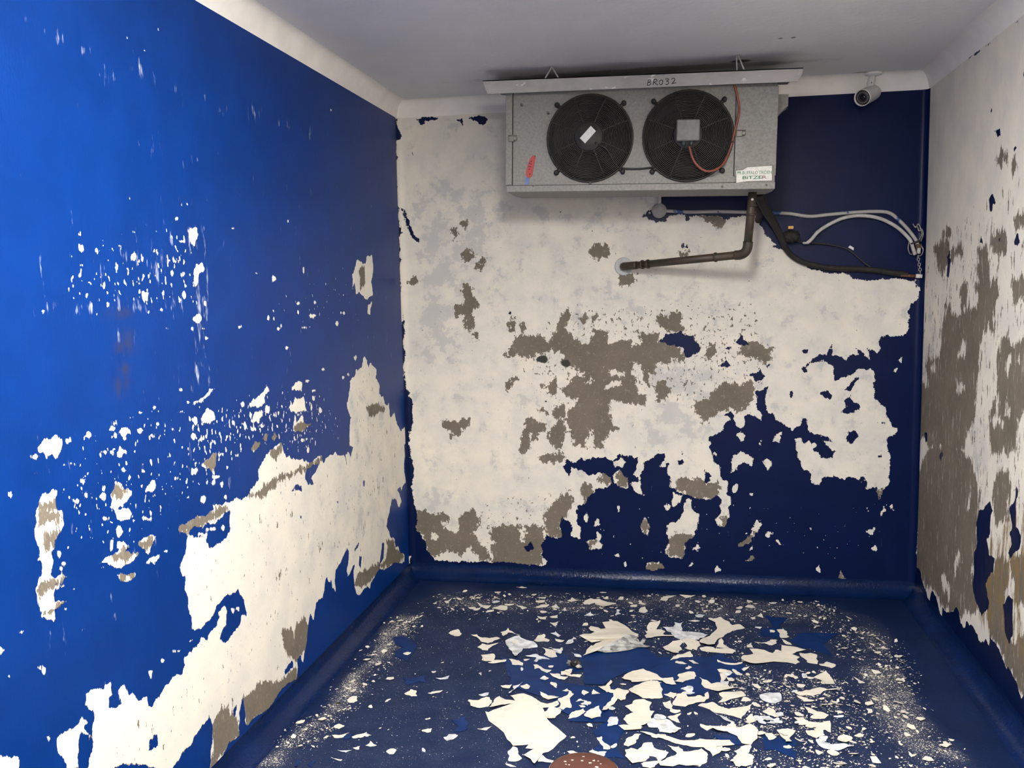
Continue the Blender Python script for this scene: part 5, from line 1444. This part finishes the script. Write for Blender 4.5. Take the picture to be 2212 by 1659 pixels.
def flake(poly, rr, top, under, label, group=None, name='paint_flake', curl=None, jg=0.10):
    poly = jag(poly, jg * 1.5, 1 if len(poly) > 20 else 2, rr.randint(0, 9999))
    lev = level_of(poly)
    me, mats, size = flake_mesh(poly, lev, (min(0.012, 0.08 * size0(poly)) if curl is None else curl) * rr.uniform(0.4, 1.2), rr)
    o = bpy.data.objects.new(name, me)
    me.materials.append(top)
    me.materials.append(under)
    if len(me.polygons) == len(mats):
        me.polygons.foreach_set('material_index', mats)
    COL.objects.link(o)
    o['label'] = label
    o['category'] = 'paint flake'
    if group:
        o['group'] = group
    return o


def size0(poly):
    xs, ys = [p[0] for p in poly], [p[1] for p in poly]
    return max(max(xs) - min(xs), max(ys) - min(ys))


fr = random.Random(5)
fz = lambda k, pts: [uf(*p) for p in zp(k, pts)]
# blue sheets lying colour side up
for i, pts in enumerate(BLUE_SHEETS):
    flake([uf(*p) for p in pts], fr, blue_flake, cream_flake, 'flat piece of peeled blue paint lying colour side up on the floor', 'blue paint pieces on the floor', 'paint_flake', 0.002, 0.16)
flake(fz('T', [(570, 1200), (480, 950), (545, 890), (820, 800), (960, 830), (1450, 785), (1640, 725), (1800, 760), (2000, 900), (2100, 1050), (1900, 1180), (1740, 1180), (1500, 1210), (1300, 1290), (1100, 1380), (960, 1475), (590, 1475), (560, 1350)]),
      fr, blue_flake, cream_flake, 'large clean blue paint sheet in front of the curled-up sheet', None, 'paint_sheet', 0.002, 0.05)
for pts in ([(800, 1420), (820, 1380), (865, 1370), (850, 1410)], [(490, 1630), (540, 1600), (560, 1610), (530, 1659)], [(380, 1650), (400, 1595), (430, 1600), (410, 1655)]):
    flake(fz('S', pts), fr, blue_flake, cream_flake, 'small blue paint scrap lying in the white powder by the cove', 'blue scraps in the powder', 'paint_flake', 0.003)

UNIQUE = [
    ('P', [(820, 540), (860, 550), (1000, 500), (1240, 450), (1400, 445), (1450, 490), (1500, 510), (1560, 640), (1680, 740), (1790, 835), (1740, 880), (1690, 920), (1570, 1030), (1510, 1045), (1410, 1190), (1390, 1180), (1280, 1080), (1400, 995), (1300, 990), (1340, 940), (1270, 950), (1150, 960), (1080, 880), (970, 730)], stained_sheet, 'largest flat cream paint sheet with a torn notch and faint pink stain'),
    ('P', [(920, 430), (990, 365), (1070, 410), (1180, 420), (1120, 360), (1200, 345), (1280, 340), (1400, 390), (1480, 440), (1560, 460), (1680, 430), (1700, 470), (1620, 500), (1500, 505), (1440, 460), (1330, 430), (1100, 460), (940, 500), (870, 520)], cream_flake, 'long ragged cream flake along the top edge of the largest sheet'),
    ('Q', [(610, 490), (700, 460), (720, 425), (830, 410), (925, 440), (900, 500), (910, 535), (960, 540), (920, 600), (940, 650), (800, 720), (800, 770), (600, 775), (530, 710), (660, 710), (590, 640), (620, 590), (710, 555)], clean_flake, 'zigzag-edged clean cream flake shaped like a fir tree'),
    ('Q', [(650, 290), (720, 240), (880, 190), (1000, 200), (1060, 290), (1060, 375), (930, 395), (820, 390), (760, 350)], clean_flake, 'rounded cream flake tucked under the fan-shaped flake'),
    ('N', [(570, 1260), (620, 1210), (700, 1170), (830, 1150), (900, 1180), (1000, 1220), (1060, 1260), (1180, 1250), (1190, 1270), (1140, 1290), (900, 1280), (690, 1315), (680, 1290), (600, 1280)], clean_flake, 'fan-shaped cream flake with a lifted front edge beside the blue sheet'),
    ('Q', [(790, 800), (880, 805), (1100, 840), (1240, 880), (1370, 890), (1440, 890), (1500, 870), (1700, 885), (1860, 890), (1920, 950), (1690, 965), (1560, 975), (1440, 970), (1280, 940), (1120, 890), (960, 850)], cream_flake, 'long narrow cream strip curling up off the floor'),
    ('Q', [(870, 710), (920, 660), (990, 605), (1150, 660), (1210, 730), (1280, 770), (1150, 815), (1020, 790), (1000, 740), (890, 740)], grey_flake, 'greyish paint flake touching the fir-tree-shaped flake'),
    ('O', [(95, 860), (120, 820), (220, 800), (180, 745), (330, 760), (410, 790), (500, 780), (500, 720), (570, 730), (660, 745), (740, 765), (650, 780), (600, 800), (680, 830), (650, 850), (680, 880), (640, 905), (560, 885), (420, 880), (240, 915), (170, 905)], clean_flake, 'wide leaf-shaped cream flake apart from the pile towards the wall with brown plaster'),
    ('N', [(1500, 810), (1590, 760), (1640, 720), (1710, 650), (1690, 590), (1610, 560), (1750, 540), (1860, 590), (1890, 620), (1980, 610), (2040, 650), (2010, 660), (1900, 680), (1830, 710), (1780, 760), (1700, 820), (1680, 870), (1600, 880), (1520, 850)], cream_flake, 'cream flake bent like an elbow beyond the curled sheet'),
    ('N', [(1060, 650), (1190, 640), (1200, 590), (1260, 600), (1310, 580), (1290, 650), (1300, 690), (1480, 700), (1600, 740), (1560, 770), (1500, 780), (1490, 800), (1400, 790), (1310, 790), (1230, 770), (1160, 700), (1110, 690)], grey_flake, 'pale grey flake between the curled sheet and the elbow-shaped flake'),
    ('Q', [(1620, 770), (1820, 720), (1960, 740), (2100, 720), (2200, 800), (2120, 940), (2000, 930), (1950, 840), (1830, 790), (1720, 800)], cream_flake, 'hooked cream flake beyond the end of the long narrow strip'),
    ('M', [(1060, 800), (1220, 755), (1400, 820), (1440, 880), (1350, 890), (1270, 890), (1210, 970), (1200, 1000), (1170, 1010), (1100, 900)], grey_flake, 'pointed pale flake with a grey-blue face on the far pile'),
    ('Q', [(610, 1000), (680, 975), (760, 1000), (830, 930), (930, 930), (950, 980), (1130, 1050), (1000, 1150), (980, 1090), (900, 1070), (860, 1130), (780, 1150), (700, 1180), (640, 1110), (610, 1080)], clean_flake, 'cream flake with a bite-shaped notch beside the brown disc'),
]
for k, pts, mt, lb in UNIQUE:
    flake(fz(k, pts), fr, mt, blue_flake, lb, None, 'paint_flake', None, 0.07)

TRACED = {
    'N': [[(845, 680), (870, 690), (870, 650), (910, 610), (1030, 590), (1000, 640), (980, 670), (1040, 665), (1090, 690), (1085, 740), (1190, 750), (1180, 765), (960, 760), (920, 780), (860, 780), (870, 720)],
          [(1290, 800), (1420, 790), (1500, 820), (1500, 870), (1470, 930), (1400, 890), (1320, 830)], [(1120, 850), (1180, 810), (1280, 800), (1320, 830), (1260, 860), (1290, 900), (1250, 960), (1180, 960), (1090, 920), (1060, 885)],
          [(1230, 970), (1380, 930), (1420, 1000), (1290, 1000), (1150, 1040), (1180, 1000)], [(1500, 890), (1620, 880), (1690, 900), (1900, 910), (1935, 930), (1890, 960), (1720, 950), (1590, 940), (1520, 920)], [(1700, 880), (1760, 780), (1850, 880), (1780, 890)],
          [(100, 350), (200, 310), (300, 310), (380, 330), (500, 350), (440, 380), (380, 410), (300, 380), (250, 345), (120, 365)], [(770, 460), (800, 405), (850, 400), (880, 450), (840, 470)], [(490, 490), (510, 425), (545, 430), (560, 480)], [(120, 515), (150, 480), (200, 465), (230, 490), (300, 485), (200, 505)],
          [(1030, 320), (1040, 290), (1130, 260), (1220, 265), (1130, 290), (1100, 325)], [(1260, 260), (1450, 265), (1340, 290)], [(770, 360), (780, 320), (830, 350), (860, 360), (830, 375)], [(1240, 1210), (1330, 1190), (1390, 1185), (1430, 1190), (1460, 1230), (1440, 1260), (1370, 1270), (1300, 1310), (1200, 1300), (1240, 1270)],
          [(1210, 1075), (1230, 1045), (1300, 1060), (1350, 1085)], [(1370, 1040), (1420, 1040), (1490, 1080), (1420, 1080)], [(1330, 1140), (1370, 1095), (1410, 1125), (1360, 1145)], [(1710, 1040), (1800, 1065), (1920, 1075), (2010, 1060), (2000, 1085), (1850, 1090), (1720, 1065)], [(1710, 1160), (1790, 1150), (1860, 1160), (1910, 1200), (1840, 1185), (1730, 1180)], [(1740, 1200), (1800, 1190), (1810, 1260), (1790, 1310), (1750, 1290)]],
    'O': [[(680, 790), (790, 790), (855, 815), (855, 900), (750, 880), (700, 830)], [(450, 560), (520, 555), (560, 600), (575, 630), (490, 645), (480, 600)], [(190, 435), (240, 425), (240, 450), (205, 455)], [(250, 420), (290, 400), (315, 440)], [(870, 900), (950, 880), (1040, 910), (1000, 940), (890, 920)], [(820, 1040), (950, 985), (1000, 1040), (900, 1060)],
          [(890, 1075), (1000, 1050), (1030, 1100), (900, 1100)], [(1215, 1030), (1330, 1090), (1270, 1090)], [(1370, 690), (1430, 700), (1420, 725)], [(1430, 745), (1560, 750), (1510, 725)], [(150, 710), (200, 690), (220, 740), (150, 730)], [(230, 690), (350, 680), (440, 660), (450, 700), (400, 715), (330, 690)], [(500, 655), (590, 690), (600, 710), (540, 700)], [(100, 950), (180, 935), (125, 975)]],
    'M': [[(1000, 700), (1090, 655), (1140, 690), (1240, 740), (1140, 705), (1090, 700), (1040, 750), (1020, 740)], [(650, 740), (720, 730), (760, 760), (870, 770), (960, 760), (1000, 780), (930, 800), (850, 830), (770, 810)], [(725, 880), (780, 840), (860, 850), (980, 825), (880, 880), (850, 920), (780, 910)], [(770, 970), (910, 965), (935, 1010), (920, 1045), (780, 1040)], [(850, 1070), (950, 1035), (1070, 1030), (1050, 1060), (900, 1075)],
          [(1100, 1030), (1220, 1040), (1275, 1080), (1265, 1105), (1140, 1090)], [(1300, 990), (1420, 960), (1530, 1000), (1590, 1030), (1500, 1020), (1450, 1030), (1430, 1060), (1400, 1050), (1420, 1000)], [(1500, 890), (1640, 920), (1680, 1000), (1580, 1000), (1520, 970)], [(1610, 900), (1750, 920), (1720, 965), (1640, 920)], [(1400, 800), (1450, 740), (1520, 730), (1530, 770), (1590, 790), (1580, 810), (1440, 820)], [(1600, 715), (1660, 690), (1725, 740), (1700, 760), (1650, 730)],
          [(1650, 780), (1765, 800), (1740, 820), (1660, 800)], [(1590, 590), (1690, 575), (1680, 610), (1670, 640), (1640, 620)], [(1440, 510), (1500, 520), (1560, 510), (1540, 550), (1480, 540)], [(1590, 515), (1680, 495), (1680, 530), (1620, 530)], [(380, 710), (440, 680), (490, 670), (520, 700), (515, 750), (450, 750)], [(1395, 1095), (1440, 1090), (1520, 1140), (1610, 1160), (1560, 1190), (1460, 1130), (1410, 1150)], [(1590, 1215), (1700, 1200), (1720, 1230), (1810, 1240), (1770, 1275), (1700, 1260)],
          [(1790, 1215), (1870, 1200), (1970, 1210), (1950, 1240), (1820, 1225)], [(1475, 1260), (1530, 1235), (1580, 1255), (1540, 1290)], [(720, 340), (800, 375), (890, 380), (830, 420), (790, 400)], [(900, 420), (1000, 380), (1080, 390), (1050, 440), (980, 430)], [(1190, 380), (1270, 390), (1320, 410), (1260, 430)], [(1400, 410), (1480, 370), (1580, 370), (1560, 395), (1460, 410)], [(1610, 390), (1660, 370), (1700, 405), (1650, 425)], [(1800, 320), (1860, 290), (1940, 320), (1850, 340)], [(230, 1250), (390, 1225), (370, 1255), (280, 1265)],
          [(330, 330), (430, 295), (390, 350), (350, 355)], [(1190, 165), (1320, 170), (1250, 150)], [(1850, 780), (1870, 755), (1905, 780)], [(1850, 940), (1930, 960), (1890, 980)]],
    'P': [[(1690, 400), (1760, 370), (1810, 340), (1830, 300), (1880, 350), (1850, 510), (1790, 500), (1750, 530), (1680, 510), (1720, 470)], [(1480, 570), (1600, 510), (1730, 545), (1660, 620), (1580, 640), (1510, 600)], [(1470, 330), (1570, 360), (1700, 380), (1570, 415), (1500, 370)], [(610, 420), (620, 400), (740, 405), (830, 375), (900, 420), (860, 480), (720, 500), (640, 480)], [(740, 340), (860, 320), (850, 345), (780, 360)], [(1000, 240), (1140, 235), (1100, 275), (1030, 265)], [(1100, 350), (1160, 290), (1150, 245), (1265, 210), (1200, 260)],
          [(1810, 640), (1830, 590), (1900, 540), (1990, 515), (2020, 550), (1950, 600)], [(2000, 600), (2060, 540), (2180, 510), (2200, 610), (2090, 655)], [(1090, 1020), (1150, 965), (1205, 980), (1210, 1040), (1260, 1110), (1190, 1140), (1100, 1130), (1110, 1070)], [(725, 755), (840, 730), (895, 725), (830, 765)], [(1450, 1150), (1500, 1070), (1550, 1110), (1680, 1140), (1620, 1160)], [(1060, 1160), (1190, 1200), (1120, 1200)], [(1800, 1020), (1870, 1010), (2000, 1040), (1880, 1060)], [(1900, 430), (1960, 400), (2010, 430), (1960, 420)], [(1740, 300), (1800, 275), (1830, 305), (1780, 310)], [(1970, 330), (1990, 295), (2060, 320), (2000, 360)], [(2090, 340), (2110, 295), (2190, 340)]],
    'Q': [[(1115, 610), (1180, 590), (1280, 565), (1240, 630), (1270, 675), (1190, 650)], [(290, 265), (350, 250), (440, 180), (455, 195), (420, 240), (450, 290), (390, 330)], [(450, 300), (520, 270), (640, 300), (620, 370), (560, 420), (470, 360)], [(340, 560), (400, 450), (480, 390), (520, 420), (400, 530), (330, 575)], [(400, 670), (430, 620), (520, 615), (530, 660), (510, 710), (400, 725)],
          [(595, 950), (620, 870), (720, 820), (800, 820), (740, 880), (720, 930), (650, 970)], [(1120, 960), (1250, 965), (1310, 1020), (1420, 1010), (1520, 990), (1590, 1090), (1580, 1160), (1500, 1200), (1260, 1070), (1180, 1010)], [(1540, 980), (1770, 970), (1700, 1060), (1660, 1100)], [(1500, 160), (1640, 215), (1790, 200), (1930, 270), (1730, 320), (1640, 290), (1560, 260)], [(1730, 330), (2000, 295), (2050, 370), (1800, 425), (1720, 430), (1780, 380)],
          [(1230, 340), (1330, 310), (1360, 370), (1560, 370), (1600, 310), (1560, 430), (1450, 440), (1330, 490), (1180, 465), (1200, 410)], [(1480, 470), (1650, 430), (1750, 480), (1850, 510), (2010, 490), (2130, 455), (2050, 560), (2000, 640), (1870, 590), (1700, 560)], [(1650, 560), (1760, 600), (1920, 690), (1820, 740), (1880, 690), (1740, 600)], [(1910, 1020), (1990, 960), (2110, 950), (2060, 1060), (1960, 1060)], [(1920, 1110), (2000, 1050), (2150, 1090), (2130, 1180), (1990, 1200)],
          [(800, 1180), (870, 1150), (1040, 1140), (960, 1211), (820, 1211)], [(1020, 1150), (1160, 1090), (1230, 1060), (1500, 1200), (1030, 1205)], [(270, 860), (330, 840), (360, 920), (430, 1000), (350, 995), (300, 900)], [(180, 1030), (220, 1000), (290, 1030), (390, 1030), (340, 1100), (260, 1050)], [(1070, 340), (1150, 310), (1225, 330), (1190, 390), (1120, 360)], [(1060, 430), (1150, 420), (1180, 520), (1100, 500)], [(1050, 180), (1180, 170), (1220, 230), (1100, 220)], [(2050, 620), (2130, 580), (2190, 640), (2100, 700), (2040, 690)]],
    'R': [[(280, 290), (380, 260), (480, 265), (500, 320), (440, 370), (330, 350)], [(620, 270), (740, 240), (880, 210), (1080, 250), (960, 240), (820, 290), (680, 300)], [(820, 110), (940, 60), (1000, 130), (1030, 180), (940, 190), (890, 140)], [(650, 300), (740, 310), (830, 350), (720, 350)], [(720, 400), (850, 450), (970, 490), (880, 530), (760, 460)], [(620, 520), (720, 510), (780, 560), (980, 560), (990, 660), (900, 620), (780, 610)], [(740, 640), (900, 640), (930, 690), (850, 720), (760, 690)],
          [(450, 640), (560, 630), (640, 650), (600, 770), (540, 780), (490, 700)], [(630, 710), (750, 750), (690, 750)], [(840, 740), (1000, 780), (1120, 770), (1220, 810), (1060, 840), (900, 810)], [(840, 830), (920, 860), (870, 885)], [(20, 940), (60, 890), (180, 880), (230, 920), (210, 970), (80, 1009), (40, 1000)], [(310, 460), (370, 410), (440, 460), (380, 490)], [(1340, 420), (1400, 430), (1400, 460), (1360, 475)], [(1760, 850), (1800, 880), (1850, 870), (1790, 905)], [(330, 680), (400, 670), (450, 710), (380, 740)]],
    'S': [[(700, 1380), (850, 1360), (800, 1400), (720, 1405)], [(870, 1400), (1000, 1355), (960, 1400), (880, 1410)], [(990, 1470), (1030, 1435), (1085, 1470), (1030, 1480)], [(750, 1510), (870, 1510), (820, 1530)], [(690, 1570), (790, 1590), (780, 1605)], [(715, 1310), (760, 1285), (810, 1300), (760, 1330)], [(1310, 690), (1350, 670), (1380, 685), (1350, 700)], [(880, 1490), (940, 1475), (930, 1505)]]}
LAND = {'near the curled-up sheet': uf(1330, 1385), 'around the largest flat sheet': uf(1130, 1580), 'around the fir-tree-shaped flake': uf(1380, 1545), 'around the brown lid': uf(1270, 1650),
        'in the thick litter past the long narrow strip': uf(1690, 1570), 'near the leaf-shaped flake': uf(1680, 1425), 'on the dusty strip beside the peeled blue wall': uf(760, 1580), 'beside the pointed grey-blue flake': uf(1130, 1400)}


def name_of(poly, mt):
    c = (sum(p[0] for p in poly) / len(poly), sum(p[1] for p in poly) / len(poly))
    size = size0(poly)
    sz = 'hand-sized' if size > 0.085 else ('finger-long' if size > 0.042 else 'coin-sized')
    lk = {cream_flake.name: 'mottled cream', clean_flake.name: 'clean cream', grey_flake.name: 'greyish'}[mt.name]
    if c[1] > -0.42:
        zn = 'in the row strewn along the back cove'
    else:
        zn = min(LAND, key=lambda k: (LAND[k][0] - c[0]) ** 2 + (LAND[k][1] - c[1]) ** 2)
    lb = f'{sz} {lk} paint flake lying {zn}'
    return lb, f'{sz} {lk} flakes {zn}'


ntr = 0
for k, lst in TRACED.items():
    for pts in lst:
        w = fz(k, pts)
        ntr += 1
        mt = fr.choice([cream_flake, cream_flake, cream_flake, clean_flake, grey_flake])
        flake(w, fr, mt, blue_flake, *name_of(w, mt))
# further small flakes scattered through the litter
AREAS = [([(1230, 1320), (1640, 1310), (1700, 1420), (1580, 1440), (1400, 1400), (1230, 1400)], 22), ([(1560, 1450), (1800, 1450), (1880, 1640), (1560, 1655)], 48),
         ([(1100, 1380), (1260, 1400), (1280, 1500), (1100, 1500)], 12), ([(1240, 1470), (1560, 1460), (1560, 1655), (1240, 1655)], 22), ([(940, 1285), (1750, 1300), (1700, 1330), (950, 1320)], 26), ([(650, 1480), (960, 1400), (980, 1640), (620, 1640)], 14)]
for pts, n in AREAS:
    wp = [uf(*p) for p in pts]
    x0, x1 = min(p[0] for p in wp), max(p[0] for p in wp)
    y0, y1 = min(p[1] for p in wp), max(p[1] for p in wp)
    k = 0
    while k < n:
        c = (fr.uniform(x0, x1), fr.uniform(y0, y1))
        if not inside(c, wp):
            continue
        k += 1
        r0 = fr.uniform(0.010, 0.030)
        an, asp = fr.uniform(0, math.pi), fr.uniform(0.35, 0.9)
        m_ = fr.randint(6, 9)
        poly = []
        for j in range(m_):
            a = 2 * math.pi * j / m_
            q = r0 * fr.uniform(0.6, 1.25)
            x_, y_ = q * math.cos(a), q * asp * math.sin(a)
            poly.append((c[0] + x_ * math.cos(an) - y_ * math.sin(an), c[1] + x_ * math.sin(an) + y_ * math.cos(an)))
        mt = fr.choice([cream_flake, cream_flake, clean_flake, grey_flake])
        flake(poly, fr, mt, blue_flake, *name_of(poly, mt), 'paint_flake', None, 0.14)

# ---- the sheet that curls up like a tent
cur = thing('paint_sheet', 'curled-up cream paint sheet whose lifted edge shows a stained grey underside', 'paint flake')
tops = [(545, 885, .003), (600, 840, .004), (620, 770, .004), (660, 730, .004), (710, 680, .004), (750, 690, .005), (800, 640, .004), (870, 620, .004), (940, 585, .006), (860, 600, .004), (720, 625, .004), (600, 560, .004), (470, 485, .004), (560, 450, .004), (700, 450, .004),
        (780, 410, .004), (700, 385, .004), (660, 340, .004), (700, 295, .004), (770, 310, .004), (850, 325, .004), (900, 355, .004), (1000, 345, .004), (930, 220, .004), (1080, 200, .004), (1060, 165, .004), (1110, 165, .004), (1150, 195, .004), (1230, 200, .004), (1290, 235, .004), (1380, 280, .004),
        (1450, 330, .006), (1520, 400, .012), (1600, 440, .02), (1660, 460, .02), (1610, 500, .024), (1560, 480, .028), (1440, 455, .036), (1300, 540, .034), (1100, 640, .028), (960, 700, .02), (820, 790, .010)]


def sheet3d(pts, lift=0.0):
    P3 = [Fp(*zp('T', [(x, y)])[0], z + lift) for x, y, z in pts]
    bm = BM()
    vv = [bm.verts.new(p) for p in P3]
    for t in tessellate_polygon([[Vector((x, y, 0)) for x, y, z in pts]]):
        bm.faces.new([vv[i] for i in t])
    return bm


part('outer_face', sheet3d(tops, 0.004), clean_flake, cur)
unders = [(820, 790, .010), (960, 700, .02), (1100, 640, .028), (1300, 540, .034), (1440, 455, .036), (1560, 485, .028), (1610, 505, .024), (1650, 560, .018), (1680, 620, .014), (1740, 540, .016), (1800, 560, .014), (1780, 620, .010), (1740, 660, .008), (1890, 695, .004), (1830, 720, .003), (1640, 725, .003),
          (1450, 780, .003), (1200, 815, .003), (1000, 825, .003), (890, 805, .005)]
um = NT('curled_sheet_underside')
v1 = um.coords()
c1 = um.mix(um.step(um.noise(v1, 26, 4), 0.4, 0.62), (0.17, 0.17, 0.17), (0.42, 0.42, 0.40))
c1 = um.mix(um.step(um.noise(v1, 34, 4), 0.56, 0.68), c1, (0.07, 0.065, 0.055))
part('curled_underside', sheet3d(unders, 0.004), um.bsdf(c1, 0.7), cur)

# ---- round brown lid at the front
dc = Fp(1261, 1673)
disc = thing('round_lid', 'reddish-brown round lid with a pale rim, sprinkled with paint specks', 'lid', (dc.x, dc.y, 0))
bm = BM(); add_lathe(bm, [(0, 0.016), (0.104, 0.016), (0.108, 0.013), (0.109, 0.002), (0, 0.002)], (dc.x, dc.y, 0), (0, 0, 1), 48); part('lid_top', bm, plain('red_brown_lid', (0.115, 0.040, 0.028), 0.5, var=0.12, scale=20), disc)
bm = BM(); add_lathe(bm, [(0.1085, 0.004), (0.1115, 0.006), (0.1115, 0.012), (0.1085, 0.015)], (dc.x, dc.y, 0), (0, 0, 1), 48); part('pale_rim', bm, plain('pale_rim', (0.60, 0.50, 0.46), 0.5), disc)
for px, py in ((1260, 1634.5), (1237, 1642), (1221, 1645), (1257, 1643), (1223, 1651), (1229, 1652), (1283, 1643), (1292, 1644), (1298, 1650), (1275, 1648), (1289, 1657)):
    c = Fp(px, py, 0.0165)
    bm = BM()
    n_ = 6
    s_ = fr.uniform(0.002, 0.005)
    add_prism(bm, [(c.x + s_ * fr.uniform(.5, 1.2) * math.cos(2 * math.pi * j / n_) * 1.5, c.y + s_ * fr.uniform(.5, 1.2) * math.sin(2 * math.pi * j / n_)) for j in range(n_)], lambda x, y, z: Vector((x, y, z)), 0.0162, 0.0172)
    part('paint_speck', bm, clean_flake, disc)

# ---- dark crumpled scrap
sc = Fp(1243, 1443)
scrap = thing('crumpled_scrap', 'dark crumpled scrap beside the large blue paint sheet', 'scrap', (sc.x, sc.y, 0))
for i, (dx, dy, rx, rz, mt) in enumerate([(0, 0, 0.022, 0.016, black_plastic), (-0.022, 0.004, 0.014, 0.014, plain('grey_rag', (0.16, 0.16, 0.15), 0.8, var=0.4)), (0.014, -0.012, 0.014, 0.008, plain('ash_rag', (0.30, 0.28, 0.25), 0.8, var=0.4))]):
    bm = BM()
    c0 = Vector((sc.x + dx, sc.y + dy, rz * 0.9 + 0.006))
    bmesh.ops.create_icosphere(bm, subdivisions=2, radius=1.0, matrix=Matrix.Translation(c0))
    for v in bm.verts:
        d = v.co - c0
        k = fr.uniform(0.6, 1.2)
        v.co = c0 + Vector((d.x * rx * k, d.y * rx * k * 0.8, max(-rz * 0.85, d.z * rz * k)))
    part('crumple', bm, mt, scrap)

# ---- crumbs too small to pick up one by one
wd = np.array([uf(*p) for p in DUST])
x0, x1, y0, y1 = wd[:, 0].min(), wd[:, 0].max(), max(wd[:, 1].min(), -1.85), wd[:, 1].max()
ng = np.random.default_rng(3)
N0 = 90000
cx_ = ng.uniform(x0, x1, N0)
cy_ = ng.uniform(y0, y1, N0)
wgt = 0.028 * np.clip(sdf_poly(cx_, cy_, jag([tuple(p) for p in wd], 0.12, 2, 3)) / 0.02, 0, 1)
for pts, a in [([(860, 1330), (920, 1330), (850, 1430), (780, 1500), (740, 1560), (660, 1620), (620, 1700), (520, 1700), (620, 1580), (700, 1530), (740, 1470), (800, 1400)], 0.55),
               ([(1560, 1460), (1800, 1450), (1880, 1560), (1900, 1700), (1560, 1700)], 0.75), ([(1850, 1440), (1960, 1430), (2000, 1560), (2130, 1700), (1980, 1700), (1880, 1560)], 0.5),
               ([(940, 1282), (1400, 1285), (1800, 1305), (1850, 1345), (1400, 1325), (950, 1325)], 0.40), ([(1780, 1310), (1940, 1390), (1950, 1440), (1820, 1420), (1750, 1350)], 0.42), ([(1240, 1320), (1640, 1310), (1650, 1460), (1250, 1420)], 0.22)]:
    d = sdf_poly(cx_, cy_, [uf(*p) for p in pts])
    wgt = np.maximum(wgt, a * np.clip((d + 0.04) / 0.08, 0, 1))
clump = 0.5 + 0.5 * np.sin(cx_ * 37 + 3 * np.sin(cy_ * 23)) * np.sin(cy_ * 41 + 2 * np.sin(cx_ * 19))
keep = ng.uniform(0, 1, N0) < wgt * (0.22 + 1.3 * clump ** 2)
cx_, cy_ = cx_[keep], cy_[keep]
sz = np.clip(0.0017 * (1 - ng.uniform(0, 1, len(cx_)) * 0.995) ** -0.55, 0.0013, 0.020)
under = np.zeros(len(cx_), bool)
for bb, poly, lev in FLAKES:
    m_ = (cx_ > bb[0] - .025) & (cx_ < bb[2] + .025) & (cy_ > bb[1] - .025) & (cy_ < bb[3] + .025)
    ii = np.nonzero(m_)[0]
    if len(ii):
        under[ii[sdf_poly(cx_[ii], cy_[ii], poly) > -1.25 * sz[ii]]] = True
under |= np.hypot(cx_ - dc.x, cy_ - dc.y) < 0.125
under |= np.hypot(cx_ - sc.x, cy_ - sc.y) < 0.045
tp = [uf(*q) for q in zp('T', [(x, y) for x, y, z in tops])]
tp2 = [uf(*q) for q in zp('T', [(x, y) for x, y, z in unders])]
under |= (sdf_poly(cx_, cy_, tp) > -0.01) | (sdf_poly(cx_, cy_, tp2) > -0.01)
cx_, cy_, sz = cx_[~under], cy_[~under], sz[~under]
n = len(cx_)
ang = ng.uniform(0, 2 * np.pi, n)
asp = ng.uniform(0.3, 1.0, n)
K = 5
V_ = np.zeros((n, K, 3), np.float32)
tx, ty = ng.normal(0, 0.18, n), ng.normal(0, 0.18, n)
for k in range(K):
    a = 2 * np.pi * k / K + ng.uniform(-0.3, 0.3, n)
    r_ = sz * ng.uniform(0.55, 1.2, n)
    lx_, ly_ = r_ * np.cos(a), r_ * asp * np.sin(a)
    gx, gy = lx_ * np.cos(ang) - ly_ * np.sin(ang), lx_ * np.sin(ang) + ly_ * np.cos(ang)
    V_[:, k, 0] = cx_ + gx
    V_[:, k, 1] = cy_ + gy
    V_[:, k, 2] = 0.0012 + np.abs(sz) * 0.25 + gx * tx + gy * ty
me = bpy.data.meshes.new('paint_crumbs')
me.vertices.add(n * K)
me.vertices.foreach_set('co', V_.reshape(-1))
me.loops.add(n * K)
me.loops.foreach_set('vertex_index', np.arange(n * K, dtype=np.int32))
me.polygons.add(n)
me.polygons.foreach_set('loop_start', np.arange(0, n * K, K, dtype=np.int32))
me.polygons.foreach_set('loop_total', np.full(n, K, np.int32))
me.update(calc_edges=True)
link('paint_crumbs', me, cream_flake, None, kind='stuff', label='fine cream paint crumbs and powder strewn over the blue floor', cat='paint crumbs')
